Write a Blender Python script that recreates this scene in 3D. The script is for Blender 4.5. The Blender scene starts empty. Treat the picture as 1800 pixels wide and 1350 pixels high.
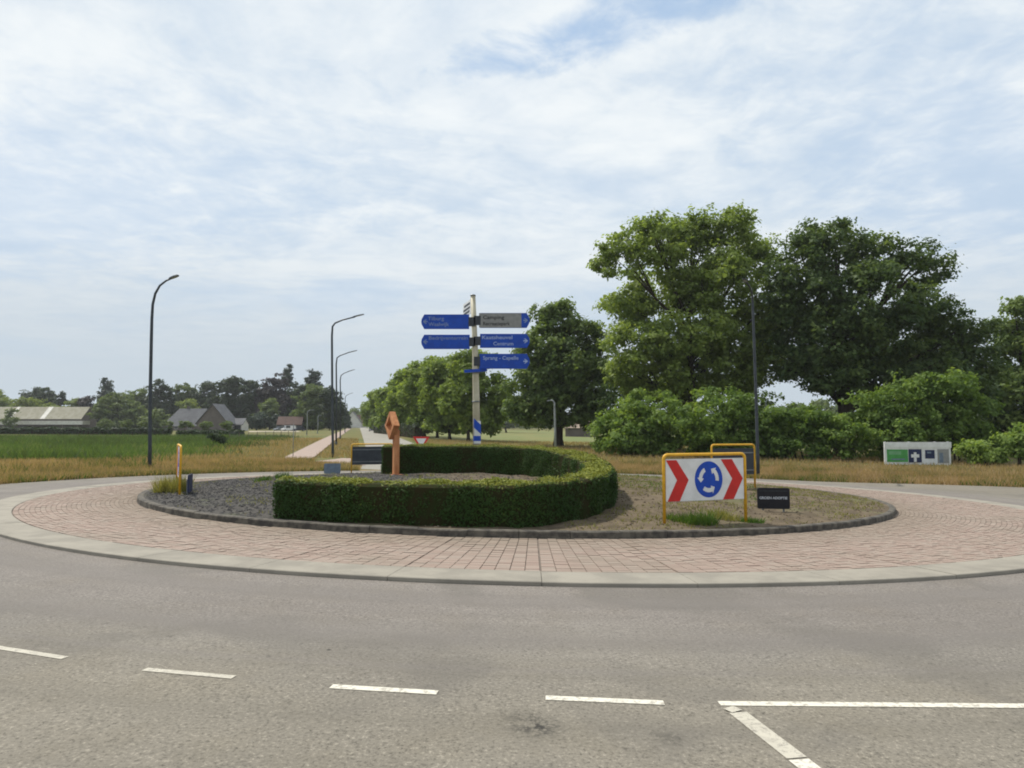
import bpy, bmesh, math, random
import numpy as np
from mathutils import Vector, Matrix, Euler
random.seed(7)
rng = np.random.default_rng(11)
SC = bpy.context.scene
COL = SC.collection
PI = math.pi

# ------------------------------------------------------------------ camera, sky, sun, exposure
FPX, CAMH = 1150.0, 1.8                       # focal length in photo pixels (1800 wide), lens height
PITCH = math.atan(70.0 / FPX)
cam_d = bpy.data.cameras.new('camera'); cam = bpy.data.objects.new('camera', cam_d); COL.objects.link(cam)
cam.location = (0, 0, CAMH); cam.rotation_euler = (PI / 2 + PITCH, 0, 0)
cam_d.sensor_width = 36.0; cam_d.lens = 36.0 * FPX / 1800.0
cam_d.clip_start = 0.1; cam_d.clip_end = 9000
SC.camera = cam

HAZE = 0.00016
SUN_EL, SUN_AZ = math.radians(57), math.radians(-54)     # azimuth from +Y towards +X
sun_dir = Vector((math.sin(SUN_AZ) * math.cos(SUN_EL), math.cos(SUN_AZ) * math.cos(SUN_EL), math.sin(SUN_EL)))

world = bpy.data.worlds.new('World'); SC.world = world; world.use_nodes = True
wt = world.node_tree; wn, wl = wt.nodes, wt.links; wn.clear()
def WN(t, **k):
    n = wn.new(t)
    for a, b in k.items(): setattr(n, a, b)
    return n
def wmath(op, a, b=None, c=None):
    n = WN('ShaderNodeMath', operation=op)
    for i, v in enumerate((a, b, c)):
        if v is None: continue
        if isinstance(v, (int, float)): n.inputs[i].default_value = v
        else: wl.new(v, n.inputs[i])
    return n.outputs[0]
sky = WN('ShaderNodeTexSky', sky_type='NISHITA', sun_disc=False, sun_elevation=SUN_EL, sun_rotation=SUN_AZ % (2 * PI))
sky.air_density = 1.0; sky.dust_density = 1.2; sky.ozone_density = 1.0
tc = WN('ShaderNodeTexCoord')
sep = WN('ShaderNodeSeparateXYZ'); wl.new(tc.outputs['Generated'], sep.inputs[0])
zc = wmath('ADD', wmath('MAXIMUM', sep.outputs[2], 0.0), 0.10)
px_ = wmath('DIVIDE', sep.outputs[0], zc); py_ = wmath('DIVIDE', sep.outputs[1], zc)
comb = WN('ShaderNodeCombineXYZ'); wl.new(px_, comb.inputs[0]); wl.new(py_, comb.inputs[1])
def wnoise(scale, detail, rough, off=(0, 0, 0), stretch=(1, 1, 1), rot=0, dist=0.0):
    m = WN('ShaderNodeMapping'); m.inputs['Location'].default_value = off
    m.inputs['Scale'].default_value = stretch; m.inputs['Rotation'].default_value = (0, 0, rot)
    wl.new(comb.outputs[0], m.inputs[0])
    n = WN('ShaderNodeTexNoise'); n.inputs['Scale'].default_value = scale; n.inputs['Detail'].default_value = detail
    n.inputs['Roughness'].default_value = rough; n.inputs['Distortion'].default_value = dist
    wl.new(m.outputs[0], n.inputs['Vector'])
    return n.outputs['Fac']
def wramp(v, lo, hi, a=0.0, b=1.0):
    n = WN('ShaderNodeMapRange', interpolation_type='SMOOTHSTEP')
    wl.new(v, n.inputs[0])
    for i, x in zip((1, 2, 3, 4), (lo, hi, a, b)): n.inputs[i].default_value = x
    return n.outputs[0]
def wmix(fac, a, b):
    n = WN('ShaderNodeMix', data_type='RGBA')
    wl.new(fac, n.inputs[0])
    for i, v in ((6, a), (7, b)):
        if isinstance(v, tuple): n.inputs[i].default_value = (*v, 1)
        else: wl.new(v, n.inputs[i])
    return n.outputs[2]
big = wnoise(0.55, 3.0, 0.5, (0.35, 0.10, 0.0), rot=0.5)
wisp = wnoise(1.15, 8.0, 0.60, (3.1, 1.7, 0), (0.8, 1.15, 1), rot=-0.55, dist=0.9)
puff = wnoise(5.5, 9.0, 0.62, (7.3, 2.2, 0), dist=0.3)
def hole(x, y, sx, sy, rot, r0, r1, k):
    m = WN('ShaderNodeMapping', vector_type='TEXTURE'); m.inputs['Location'].default_value = (x, y, 0); m.inputs['Rotation'].default_value = (0, 0, rot); m.inputs['Scale'].default_value = (sx, sy, 1)
    wl.new(comb.outputs[0], m.inputs[0]); ln = WN('ShaderNodeVectorMath', operation='LENGTH'); wl.new(m.outputs[0], ln.inputs[0])
    d_ = wmath('ADD', ln.outputs['Value'], wmath('ADD', wmath('MULTIPLY', wmath('SUBTRACT', puff, 0.5), 2.6), wmath('MULTIPLY', wmath('SUBTRACT', wisp, 0.5), 1.2)))
    return wramp(d_, r1, r0, 0.0, k)
gaps = wmath('MAXIMUM', hole(0.19, 1.34, 0.33, 0.10, -0.46, 0.25, 1.35, 0.9), hole(1.75, 2.05, 1.3, 0.42, 0.55, 0.2, 1.5, 0.45))
gaps = wmath('MAXIMUM', gaps, hole(-1.9, 2.2, 1.5, 0.6, -0.2, 0.2, 1.5, 0.35))
dens = wmath('ADD', wmath('MULTIPLY', big, 0.7), wmath('MULTIPLY', wisp, 0.5))
thin = wramp(dens, 0.62, 0.44, 0.0, 0.34)
clear = wmath('MAXIMUM', gaps, thin)
clear = wmath('MULTIPLY', clear, wramp(sep.outputs[2], 0.03, 0.25, 0.12, 1.0))
tone = wmath('ADD', wmath('MULTIPLY', wisp, 0.62), wmath('MULTIPLY', puff, 0.38))
ccol = wmix(wramp(tone, 0.34, 0.64), (6.7, 7.65, 8.6), (9.0, 9.45, 9.7))
ccol = wmix(wramp(sep.outputs[2], 0.34, 0.02), ccol, (5.7, 6.5, 7.2))
blue = wmix(wramp(sep.outputs[2], 0.0, 0.3, 0.7, 0.78), sky.outputs[0], (4.7, 6.5, 8.9))
colr = wmix(clear, ccol, blue)
bg = WN('ShaderNodeBackground'); bg.inputs['Strength'].default_value = 0.10
wl.new(colr, bg.inputs['Color'])
wo = WN('ShaderNodeOutputWorld'); wl.new(bg.outputs[0], wo.inputs['Surface'])

sun_l = bpy.data.lights.new('sun', 'SUN'); sun = bpy.data.objects.new('sun', sun_l); COL.objects.link(sun)
sun_l.energy = 4.4; sun_l.angle = math.radians(0.8); sun_l.color = (1.0, 0.945, 0.84)
sun.rotation_euler = sun_dir.to_track_quat('Z', 'Y').to_euler(); sun.location = sun_dir * 100
vs = SC.view_settings
vs.view_transform = 'Standard'; vs.look = 'None'; vs.exposure = 0.0; vs.gamma = 1.0; vs.use_curve_mapping = False
SC.render.film_transparent = False
SC.cycles.filter_width = 1.9

# ------------------------------------------------------------------ terrain shape
CXR, CYR = 0.80, 24.95                        # roundabout centre
CXI, CYI = 0.12, 24.90                        # centre of the planted island
R1, R2, R3, R4 = 12.41, 15.70, 16.43, 20.08   # island kerb, brick apron, concrete band, asphalt edge
SX, SY = 0.016, 0.032
def sstep(a, b, x):
    t = np.clip((np.asarray(x, float) - a) / (b - a), 0, 1)
    return t * t * (3 - 2 * t)
def G(X, Y):
    X = np.asarray(X, float); Y = np.asarray(Y, float)
    ax = np.abs(X); xs = np.where(ax < 22, X, np.sign(X) * (22 + 12 * np.tanh((ax - 22) / 12)))
    ys = np.where(Y < 46, Y, 46 + 6 * np.tanh((Y - 46) / 6))
    ys = np.where(Y < -20, -20 + 6 * np.tanh((Y + 20) / 6), ys)
    r = np.hypot(X - CXR, Y - CYR)
    return -SX * xs - SY * ys + 0.40 * sstep(20.8, 27, r) * sstep(14, 28, Y)
def mound(r): return 0.17 + 0.50 * np.clip(1 - (np.asarray(r) / 12.1) ** 2, 0, 1) ** 1.2
def GI(X, Y):
    r = np.hypot(np.asarray(X) - CXI, np.asarray(Y) - CYI); ro = np.hypot(np.asarray(X) - CXR, np.asarray(Y) - CYR)
    return G(X, Y) + np.where(r < R1 - 0.18, mound(r), np.where(ro < R3, 0.055, 0.0))
cp, sp = math.cos(PITCH), math.sin(PITCH)
def ray(x, y):
    a, b = (x - 900) / FPX, (675 - y) / FPX
    return np.array([a, cp - sp * b, sp + cp * b])
def gp(x, y, fn=GI):
    """ground point seen at photo pixel (x, y)"""
    d = ray(x, y); t = np.geomspace(2, 3000, 900); p = d[None] * t[:, None]
    hit = np.where(CAMH + p[:, 2] < fn(p[:, 0], p[:, 1]))[0]
    i = hit[0] if len(hit) else len(t) - 1
    lo, hi = t[max(i - 1, 0)], t[i]
    for _ in range(40):
        m = (lo + hi) / 2; q = d * m
        if CAMH + q[2] < float(fn(q[0], q[1])): hi = m
        else: lo = m
    q = d * lo
    return Vector((q[0], q[1], float(fn(q[0], q[1]))))
def at(x, y, Y):
    d = ray(x, y); t = Y / d[1]
    return Vector((d[0] * t, Y, CAMH + d[2] * t))
def on(X, Y, fn=GI): return Vector((X, Y, float(fn(X, Y))))

# ------------------------------------------------------------------ helpers
def tag(o, label=None, cat=None, group=None, kind=None):
    if label: o['label'] = label
    if cat: o['category'] = cat
    if group: o['group'] = group
    if kind: o['kind'] = kind
    return o
def empty(name, loc, rz=0.0):
    o = bpy.data.objects.new(name, None); o.empty_display_size = 0.3
    COL.objects.link(o); o.location = loc; o.rotation_euler = (0, 0, rz)
    return o
def link(name, me, mat=None, parent=None):
    o = bpy.data.objects.new(name, me); COL.objects.link(o)
    if mat is not None and not me.materials: me.materials.append(mat)
    if parent is not None: o.parent = parent
    return o
class MB:
    def __init__(s): s.v = []; s.f = []
    def add(s, vs_, fs):
        n = len(s.v); s.v += [tuple(v) for v in vs_]; s.f += [tuple(i + n for i in f) for f in fs]; return s
    def box(s, c, d, rz=0.0, M=None):
        x, y, z = d[0] / 2, d[1] / 2, d[2] / 2
        vs_ = [Vector((a * x, b * y, e * z)) for e in (-1, 1) for a, b in ((-1, -1), (1, -1), (1, 1), (-1, 1))]
        R = M if M is not None else Matrix.Rotation(rz, 3, 'Z')
        return s.add([R @ v + Vector(c) for v in vs_], [(3, 2, 1, 0), (4, 5, 6, 7), (0, 1, 5, 4), (1, 2, 6, 5), (2, 3, 7, 6), (3, 0, 4, 7)])
    def tube(s, pts, rad, n=8, cap=True):
        pts = [Vector(p) for p in pts]
        if isinstance(rad, (int, float)): rad = [rad] * len(pts)
        rings = []; ref = None
        for i, p in enumerate(pts):
            t = (pts[min(i + 1, len(pts) - 1)] - pts[max(i - 1, 0)]).normalized()
            if ref is None: ref = Vector((1, 0, 0)) if abs(t.x) < 0.8 else Vector((0, 1, 0))
            u = (ref - t * ref.dot(t)).normalized(); w = t.cross(u); ref = u
            rings.append([p + (u * math.cos(2 * PI * k / n) + w * math.sin(2 * PI * k / n)) * rad[i] for k in range(n)])
        fs = []
        for i in range(len(pts) - 1):
            for k in range(n): fs.append((i * n + k, i * n + (k + 1) % n, (i + 1) * n + (k + 1) % n, (i + 1) * n + k))
        if cap: fs += [tuple(range(n - 1, -1, -1)), tuple(range((len(pts) - 1) * n, len(pts) * n))]
        return s.add([v for r in rings for v in r], fs)
    def prism(s, poly, depth, M):
        """2-D outline (x,z) extruded along local -y..+y by depth, placed by matrix M (4x4)"""
        n = len(poly)
        vs_ = [M @ Vector((x, -depth / 2, z)) for x, z in poly] + [M @ Vector((x, depth / 2, z)) for x, z in poly]
        fs = [tuple(range(n)), tuple(range(2 * n - 1, n - 1, -1))] + [(i, i + n, (i + 1) % n + n, (i + 1) % n) for i in range(n)]
        return s.add(vs_, fs)
    def build(s, name, mat, parent=None, smooth=False, bevel=0.0):
        me = bpy.data.meshes.new(name); me.from_pydata(s.v, [], s.f)
        bm = bmesh.new(); bm.from_mesh(me); bmesh.ops.recalc_face_normals(bm, faces=bm.faces)
        if bevel: bmesh.ops.bevel(bm, geom=list(bm.edges), offset=bevel, segments=2, profile=0.6, affect='EDGES', clamp_overlap=True)
        bm.to_mesh(me); bm.free()
        if smooth: me.polygons.foreach_set('use_smooth', [True] * len(me.polygons))
        me.update()
        return link(name, me, mat, parent)
def quick_mesh(name, co, nside, tint=None):
    """co: (n*nside,3) vertices, each consecutive nside make one face"""
    n = len(co) // nside
    me = bpy.data.meshes.new(name); me.vertices.add(len(co)); me.vertices.foreach_set('co', np.ascontiguousarray(co, dtype=np.float32).ravel())
    me.loops.add(len(co)); me.loops.foreach_set('vertex_index', np.arange(len(co), dtype=np.int32))
    me.polygons.add(n); me.polygons.foreach_set('loop_start', np.arange(n, dtype=np.int32) * nside)
    me.polygons.foreach_set('loop_total', np.full(n, nside, dtype=np.int32))
    me.update(calc_edges=True)
    if tint is not None:
        a = me.attributes.new('tint', 'FLOAT', 'POINT'); a.data.foreach_set('value', np.repeat(np.asarray(tint, dtype=np.float32), nside))
    return me
def patch(name, c00, c10, c11, c01, nu, nv, mat, dz=0.0, fn=G, parent=None):
    """bilinear ground sheet draped on the terrain"""
    u, v = np.meshgrid(np.linspace(0, 1, nu + 1), np.linspace(0, 1, nv + 1))
    P = [np.array(c[:2], float) for c in (c00, c10, c11, c01)]
    XY = ((1 - u) * (1 - v))[..., None] * P[0] + (u * (1 - v))[..., None] * P[1] + (u * v)[..., None] * P[2] + ((1 - u) * v)[..., None] * P[3]
    X, Y = XY[..., 0].ravel(), XY[..., 1].ravel()
    V = np.stack([X, Y, fn(X, Y) + dz], 1)
    F = [(j * (nu + 1) + i, j * (nu + 1) + i + 1, (j + 1) * (nu + 1) + i + 1, (j + 1) * (nu + 1) + i) for j in range(nv) for i in range(nu)]
    me = bpy.data.meshes.new(name); me.from_pydata(V.tolist(), [], F)
    me.polygons.foreach_set('use_smooth', [True] * len(me.polygons)); me.update()
    if me.polygons[0].normal.z < 0: me.flip_normals()
    return link(name, me, mat, parent)

# ------------------------------------------------------------------ materials
def new_mat(name):
    m = bpy.data.materials.new(name); m.use_nodes = True
    nt = m.node_tree; b = nt.nodes['Principled BSDF']
    return m, nt, b
def N(nt, t, **k):
    n = nt.nodes.new(t)
    for a, b in k.items(): setattr(n, a, b)
    return n
def noise(nt, scale, detail=4, rough=0.55, coord='Object', stretch=None, off=None, dist=0):
    t = N(nt, 'ShaderNodeTexCoord'); m = N(nt, 'ShaderNodeMapping')
    if coord == 'World':
        g = N(nt, 'ShaderNodeNewGeometry'); nt.links.new(g.outputs['Position'], m.inputs[0])
    else: nt.links.new(t.outputs[coord], m.inputs[0])
    if stretch: m.inputs['Scale'].default_value = stretch
    if off: m.inputs['Location'].default_value = off
    n = N(nt, 'ShaderNodeTexNoise'); n.inputs['Scale'].default_value = scale; n.inputs['Detail'].default_value = detail
    n.inputs['Roughness'].default_value = rough; n.inputs['Distortion'].default_value = dist
    nt.links.new(m.outputs[0], n.inputs['Vector'])
    return n.outputs['Fac']
def ramp(nt, v, lo, hi, a=0.0, b=1.0):
    n = N(nt, 'ShaderNodeMapRange', interpolation_type='SMOOTHSTEP'); nt.links.new(v, n.inputs[0])
    for i, x in zip((1, 2, 3, 4), (lo, hi, a, b)): n.inputs[i].default_value = x
    return n.outputs[0]
def mix(nt, fac, a, b, mode='MIX'):
    n = N(nt, 'ShaderNodeMix', data_type='RGBA', blend_type=mode)
    if isinstance(fac, (int, float)): n.inputs[0].default_value = fac
    else: nt.links.new(fac, n.inputs[0])
    for i, v in ((6, a), (7, b)):
        if isinstance(v, tuple): n.inputs[i].default_value = (*v, 1)
        else: nt.links.new(v, n.inputs[i])
    return n.outputs[2]
def nmath(nt, op, a, b=None):
    n = N(nt, 'ShaderNodeMath', operation=op)
    for i, v in enumerate((a, b)):
        if v is None: continue
        if isinstance(v, (int, float)): n.inputs[i].default_value = v
        else: nt.links.new(v, n.inputs[i])
    return n.outputs[0]
def bump(nt, b, h, strength=0.4, dist=0.02):
    n = N(nt, 'ShaderNodeBump'); n.inputs['Strength'].default_value = strength; n.inputs['Distance'].default_value = dist
    nt.links.new(h, n.inputs['Height']); nt.links.new(n.outputs[0], b.inputs['Normal'])
def plain(name, c1, c2=None, scale=6.0, rough=0.6, spec=0.3, metal=0.0, bmp=0.0, coord='Object', lo=0.35, hi=0.65, stretch=None):
    m, nt, b = new_mat(name)
    c2 = c2 or tuple(x * 0.82 for x in c1)
    f = noise(nt, scale, 5, 0.6, coord, stretch)
    nt.links.new(mix(nt, ramp(nt, f, lo, hi), c1, c2), b.inputs['Base Color'])
    b.inputs['Roughness'].default_value = rough; b.inputs['Specular IOR Level'].default_value = spec; b.inputs['Metallic'].default_value = metal
    if bmp: bump(nt, b, noise(nt, scale * 6, 4, 0.6, coord), bmp, 0.02)
    return m
def leafmat(name, dark, mid, light, trans=0.35, rough=0.55):
    m, nt, b = new_mat(name)
    a = N(nt, 'ShaderNodeAttribute', attribute_name='tint')
    r = N(nt, 'ShaderNodeValToRGB'); nt.links.new(a.outputs['Fac'], r.inputs[0])
    e = r.color_ramp.elements; e[0].color = (*dark, 1); e[1].color = (*light, 1); e[0].position = 0.0; e[1].position = 1.0
    k = e.new(0.5); k.color = (*mid, 1)
    nt.links.new(r.outputs[0], b.inputs['Base Color'])
    b.inputs['Roughness'].default_value = rough; b.inputs['Specular IOR Level'].default_value = 0.18
    t = N(nt, 'ShaderNodeBsdfTranslucent')
    nt.links.new(mix(nt, 1.0, r.outputs[0], (1.0, 1.0, 0.45), 'MULTIPLY'), t.inputs['Color'])
    s = N(nt, 'ShaderNodeMixShader'); s.inputs[0].default_value = trans
    nt.links.new(b.outputs[0], s.inputs[1]); nt.links.new(t.outputs[0], s.inputs[2])
    nt.links.new(s.outputs[0], nt.nodes['Material Output'].inputs['Surface'])
    return m

def asphalt_mat(name, base, centre=None, fine=True):
    m, nt, b = new_mat(name)
    L = nt.links
    big_ = noise(nt, 0.22, 4, 0.55, 'World'); mid_ = noise(nt, 1.4, 5, 0.6, 'World', off=(4, 9, 0))
    grain = noise(nt, 38, 4, 0.75, 'World'); coarse = noise(nt, 17, 4, 0.75, 'World', off=(2, 5, 1))
    lo = tuple(x * 0.70 for x in base); hi = tuple(x * 1.22 for x in base)
    c = mix(nt, ramp(nt, big_, 0.3, 0.7), tuple(x * 0.90 for x in base), tuple(x * 1.10 for x in base))
    c = mix(nt, nmath(nt, 'MULTIPLY', ramp(nt, mid_, 0.42, 0.72), 0.35), c, tuple(x * f for x, f in zip(base, (1.02, 0.98, 0.88))))
    c = mix(nt, ramp(nt, grain, 0.30, 0.50, 0.9, 0.0), c, tuple(x * 0.30 for x in base))
    c = mix(nt, ramp(nt, grain, 0.54, 0.70, 0.0, 0.85), c, tuple(min(1, x * 1.85) for x in base))
    c = mix(nt, ramp(nt, coarse, 0.26, 0.45, 0.42, 0.0), c, tuple(x * 0.45 for x in base))
    if centre:
        g = N(nt, 'ShaderNodeNewGeometry'); d = N(nt, 'ShaderNodeVectorMath', operation='DISTANCE')
        L.new(g.outputs['Position'], d.inputs[0]); d.inputs[1].default_value = (centre[0], centre[1], -SX * centre[0] - SY * centre[1])
        cx = N(nt, 'ShaderNodeCombineXYZ'); L.new(d.outputs['Value'], cx.inputs[0])
        w = N(nt, 'ShaderNodeTexNoise'); w.inputs['Scale'].default_value = 2.3; w.inputs['Detail'].default_value = 3
        L.new(cx.outputs[0], w.inputs['Vector'])
        wav = nmath(nt, 'ADD', nmath(nt, 'MULTIPLY', w.outputs['Fac'], 1.0), nmath(nt, 'MULTIPLY', mid_, 0.35))
        c = mix(nt, ramp(nt, wav, 0.58, 0.82, 0.0, 0.34), c, tuple(x * 0.68 for x in base))     # tyre-polished tracks
        zone = nmath(nt, 'ADD', d.outputs['Value'], nmath(nt, 'MULTIPLY', nmath(nt, 'SUBTRACT', big_, 0.5), 2.6))
        c = mix(nt, ramp(nt, zone, 18.4, 20.6, 0.0, 0.8), c, mix(nt, 1.0, c, (1.0, 0.985, 0.90), 'MULTIPLY'))     # older yellowish surfacing outside the circle
        c = mix(nt, ramp(nt, zone, 19.2, 17.6, 0.0, 0.9), c, mix(nt, 1.0, c, (0.985, 0.965, 0.985), 'MULTIPLY'))
        patch_ = noise(nt, 0.55, 3, 0.5, 'World', off=(11, 4, 0), dist=0.6)
        c = mix(nt, ramp(nt, patch_, 0.52, 0.68, 0.0, 0.5), c, tuple(x * 0.62 for x in base))
        speck = noise(nt, 9, 3, 0.8, 'World', off=(1, 2, 5))
        c = mix(nt, nmath(nt, 'MULTIPLY', ramp(nt, speck, 0.62, 0.70, 0.0, 0.6), ramp(nt, mid_, 0.40, 0.60)), c, tuple(x * 0.35 for x in base))
        for R0, s_, k in ((17.25, 0.5, 0.52), (18.75, 0.5, 0.46), (19.6, 0.12, 0.3)):
            t = nmath(nt, 'ABSOLUTE', nmath(nt, 'SUBTRACT', d.outputs['Value'], R0))
            c = mix(nt, ramp(nt, t, 0.0, s_, k, 0.0), c, tuple(x * f for x, f in zip(base, (0.80, 0.79, 0.82))))
    # oil and dirt stain near the entry
        for (sx_, sy_, rr, k) in ((gp(945, 1277).x, gp(945, 1277).y, 0.26, 1.0), (gp(905, 1262).x, gp(905, 1262).y, 0.28, 0.35), (gp(1175, 1297).x, gp(1175, 1297).y, 0.16, 0.5), (gp(578, 1142).x, gp(578, 1142).y, 0.035, 1.0)):
            d2 = N(nt, 'ShaderNodeVectorMath', operation='DISTANCE'); L.new(g.outputs['Position'], d2.inputs[0])
            d2.inputs[1].default_value = (sx_, sy_, float(G(sx_, sy_)))
            st = nmath(nt, 'MULTIPLY', ramp(nt, d2.outputs['Value'], 0.0, rr, k, 0.0), ramp(nt, coarse, 0.38, 0.62) if rr > 0.05 else 1.0)
            c = mix(nt, st, c, (0.035, 0.033, 0.03))
    L.new(c, b.inputs['Base Color'])
    b.inputs['Roughness'].default_value = 0.88; b.inputs['Specular IOR Level'].default_value = 0.25
    bump(nt, b, grain, 0.35, 0.008)
    return m

M = {}
M['asphalt'] = asphalt_mat('asphalt', (0.192, 0.176, 0.156), (CXR, CYR))
M['road'] = asphalt_mat('road_asphalt', (0.27, 0.255, 0.225))
M['band'] = plain('concrete_band', (0.285, 0.262, 0.220), (0.225, 0.207, 0.175), 1.6, 0.9, bmp=0.3, coord='World')
M['kerb'] = plain('kerb_concrete', (0.135, 0.122, 0.10), (0.055, 0.050, 0.045), 5.0, 0.9, bmp=0.4, coord='World')
M['bed'] = plain('mortar_bed', (0.19, 0.155, 0.13), (0.15, 0.125, 0.105), 8.0, 0.95, coord='World')
def brick_mat():
    m, nt, b = new_mat('apron_brick')
    a = N(nt, 'ShaderNodeAttribute', attribute_name='tint'); oi = N(nt, 'ShaderNodeObjectInfo')
    v = nmath(nt, 'FRACT', nmath(nt, 'ADD', a.outputs['Fac'], oi.outputs['Random']))
    r = N(nt, 'ShaderNodeValToRGB'); nt.links.new(v, r.inputs[0])
    e = r.color_ramp.elements; e[0].color = (0.272, 0.203, 0.170, 1); e[1].color = (0.300, 0.245, 0.207, 1)
    k = e.new(0.5); k.color = (0.290, 0.222, 0.186, 1)
    w = noise(nt, 0.55, 5, 0.6, 'World'); f = noise(nt, 9, 5, 0.7, 'World')
    c = mix(nt, ramp(nt, w, 0.45, 0.68, 0.0, 0.55), r.outputs[0], (0.225, 0.19, 0.152))
    c = mix(nt, ramp(nt, f, 0.45, 0.75, 0.0, 0.5), c, (0.300, 0.255, 0.215))
    g = N(nt, 'ShaderNodeNewGeometry'); dd = N(nt, 'ShaderNodeVectorMath', operation='DISTANCE'); nt.links.new(g.outputs['Position'], dd.inputs[0])
    dd.inputs[1].default_value = (CXI, CYI, -SX * CXI - SY * CYI)
    dirt = nmath(nt, 'ADD', dd.outputs['Value'], nmath(nt, 'MULTIPLY', nmath(nt, 'SUBTRACT', w, 0.5), 3.0))
    c = mix(nt, ramp(nt, dirt, 12.3, 14.4, 0.62, 0.0), c, (0.20, 0.165, 0.125))       # soil washed off the island
    sweep = noise(nt, 0.9, 4, 0.6, 'World', off=(3, 8, 0))
    c = mix(nt, ramp(nt, sweep, 0.5, 0.72, 0.0, 0.4), c, (0.27, 0.225, 0.19))
    nt.links.new(c, b.inputs['Base Color']); b.inputs['Roughness'].default_value = 0.9; b.inputs['Specular IOR Level'].default_value = 0.2
    bump(nt, b, noise(nt, 40, 3, 0.6, 'World'), 0.3, 0.006)
    return m
M['brick'] = brick_mat()
M['paint'] = plain('road_paint', (0.62, 0.59, 0.51), (0.36, 0.335, 0.285), 26.0, 0.75, coord='World', lo=0.46, hi=0.66)
def worn_paint():
    m, nt, b = new_mat('worn_road_paint')
    f = noise(nt, 30, 5, 0.7, 'World')
    f2 = noise(nt, 7, 4, 0.6, 'World')
    c = mix(nt, ramp(nt, f, 0.30, 0.52), (0.22, 0.20, 0.175), (0.46, 0.43, 0.36))
    c = mix(nt, ramp(nt, f2, 0.45, 0.7, 0.0, 0.6), c, (0.30, 0.275, 0.235))
    nt.links.new(c, b.inputs['Base Color']); b.inputs['Roughness'].default_value = 0.8
    return m
M['paint_worn'] = worn_paint()
def ground_mat():
    m, nt, b = new_mat('dry_meadow')
    a = noise(nt, 0.05, 5, 0.6, 'World'); f = noise(nt, 0.7, 6, 0.65, 'World'); g2 = noise(nt, 6, 4, 0.7, 'World')
    c = mix(nt, ramp(nt, a, 0.40, 0.62), (0.155, 0.150, 0.055), (0.085, 0.120, 0.038))
    c = mix(nt, ramp(nt, f, 0.42, 0.66, 0.0, 0.7), c, (0.205, 0.145, 0.070))
    c = mix(nt, ramp(nt, g2, 0.35, 0.6, 0.4, 0.0), c, (0.06, 0.055, 0.028))
    nt.links.new(c, b.inputs['Base Color']); b.inputs['Roughness'].default_value = 0.95; b.inputs['Specular IOR Level'].default_value = 0.1
    bump(nt, b, f, 0.5, 0.05)
    return m
M['ground'] = ground_mat()
M['verge'] = plain('verge_soil', (0.27, 0.19, 0.095), (0.18, 0.155, 0.065), 0.9, 0.95, spec=0.1, bmp=0.5, coord='World')
M['path'] = plain('cycle_path', (0.335, 0.255, 0.215), (0.29, 0.23, 0.195), 1.5, 0.9, coord='World')
M['field'] = plain('crop_soil', (0.10, 0.155, 0.045), (0.085, 0.115, 0.035), 0.12, 0.95, spec=0.1, coord='World')
M['meadow'] = plain('pale_meadow', (0.135, 0.165, 0.065), (0.185, 0.175, 0.075), 0.10, 0.95, spec=0.1, coord='World')
def island_mat():
    m, nt, b = new_mat('island_soil')
    at_ = N(nt, 'ShaderNodeAttribute', attribute_name='tint')          # 0 = brown soil, 1 = grey gravel bed
    f = noise(nt, 2.2, 6, 0.65, 'World'); g2 = noise(nt, 14, 4, 0.7, 'World'); w = noise(nt, 0.8, 5, 0.6, 'World', off=(7, 3, 0))
    soil = mix(nt, ramp(nt, f, 0.36, 0.64), (0.148, 0.116, 0.078), (0.090, 0.070, 0.048))
    soil = mix(nt, ramp(nt, w, 0.52, 0.70, 0.0, 0.55), soil, (0.105, 0.120, 0.048))
    grav = mix(nt, ramp(nt, g2, 0.35, 0.65), (0.036, 0.035, 0.035), (0.095, 0.088, 0.080))
    grav = mix(nt, ramp(nt, w, 0.55, 0.75, 0.0, 0.5), grav, (0.10, 0.115, 0.05))
    c = mix(nt, at_.outputs['Fac'], soil, grav)
    nt.links.new(c, b.inputs['Base Color']); b.inputs['Roughness'].default_value = 0.95; b.inputs['Specular IOR Level'].default_value = 0.15
    bump(nt, b, g2, 0.8, 0.03)
    return m
M['island'] = island_mat()
M['stone'] = plain('basalt_gravel', (0.042, 0.041, 0.042), (0.125, 0.115, 0.108), 9.0, 0.85, coord='World', lo=0.4, hi=0.7)
M['clod'] = plain('soil_clod', (0.15, 0.118, 0.08), (0.085, 0.065, 0.045), 6.0, 0.95, coord='World')
M['bark'] = plain('bark', (0.060, 0.048, 0.036), (0.032, 0.026, 0.020), 3.0, 0.95, spec=0.1, bmp=0.6, stretch=(1, 1, 0.25))
M['yellow'] = plain('yellow_frame_paint', (0.72, 0.40, 0.025), (0.60, 0.32, 0.02), 9.0, 0.45, spec=0.4)
M['white'] = plain('sign_white', (0.70, 0.71, 0.71), (0.60, 0.61, 0.60), 3.0, 0.45, spec=0.35)
M['red'] = plain('sign_red', (0.55, 0.022, 0.018), (0.46, 0.02, 0.016), 4.0, 0.45, spec=0.35)
M['blue'] = plain('sign_blue', (0.004, 0.062, 0.43), (0.004, 0.050, 0.35), 4.0, 0.45, spec=0.35)
M['navy'] = plain('sign_navy', (0.018, 0.028, 0.085), (0.014, 0.022, 0.06), 4.0, 0.5)
M['backgrey'] = plain('sign_back_grey', (0.045, 0.052, 0.062), (0.033, 0.038, 0.046), 3.0, 0.5, spec=0.3)
M['black'] = plain('matt_black', (0.010, 0.011, 0.016), (0.016, 0.016, 0.02), 5.0, 0.6)
M['grey_sheet'] = plain('grey_cover_sheet', (0.27, 0.27, 0.26), (0.22, 0.225, 0.22), 5.0, 0.6)
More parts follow.
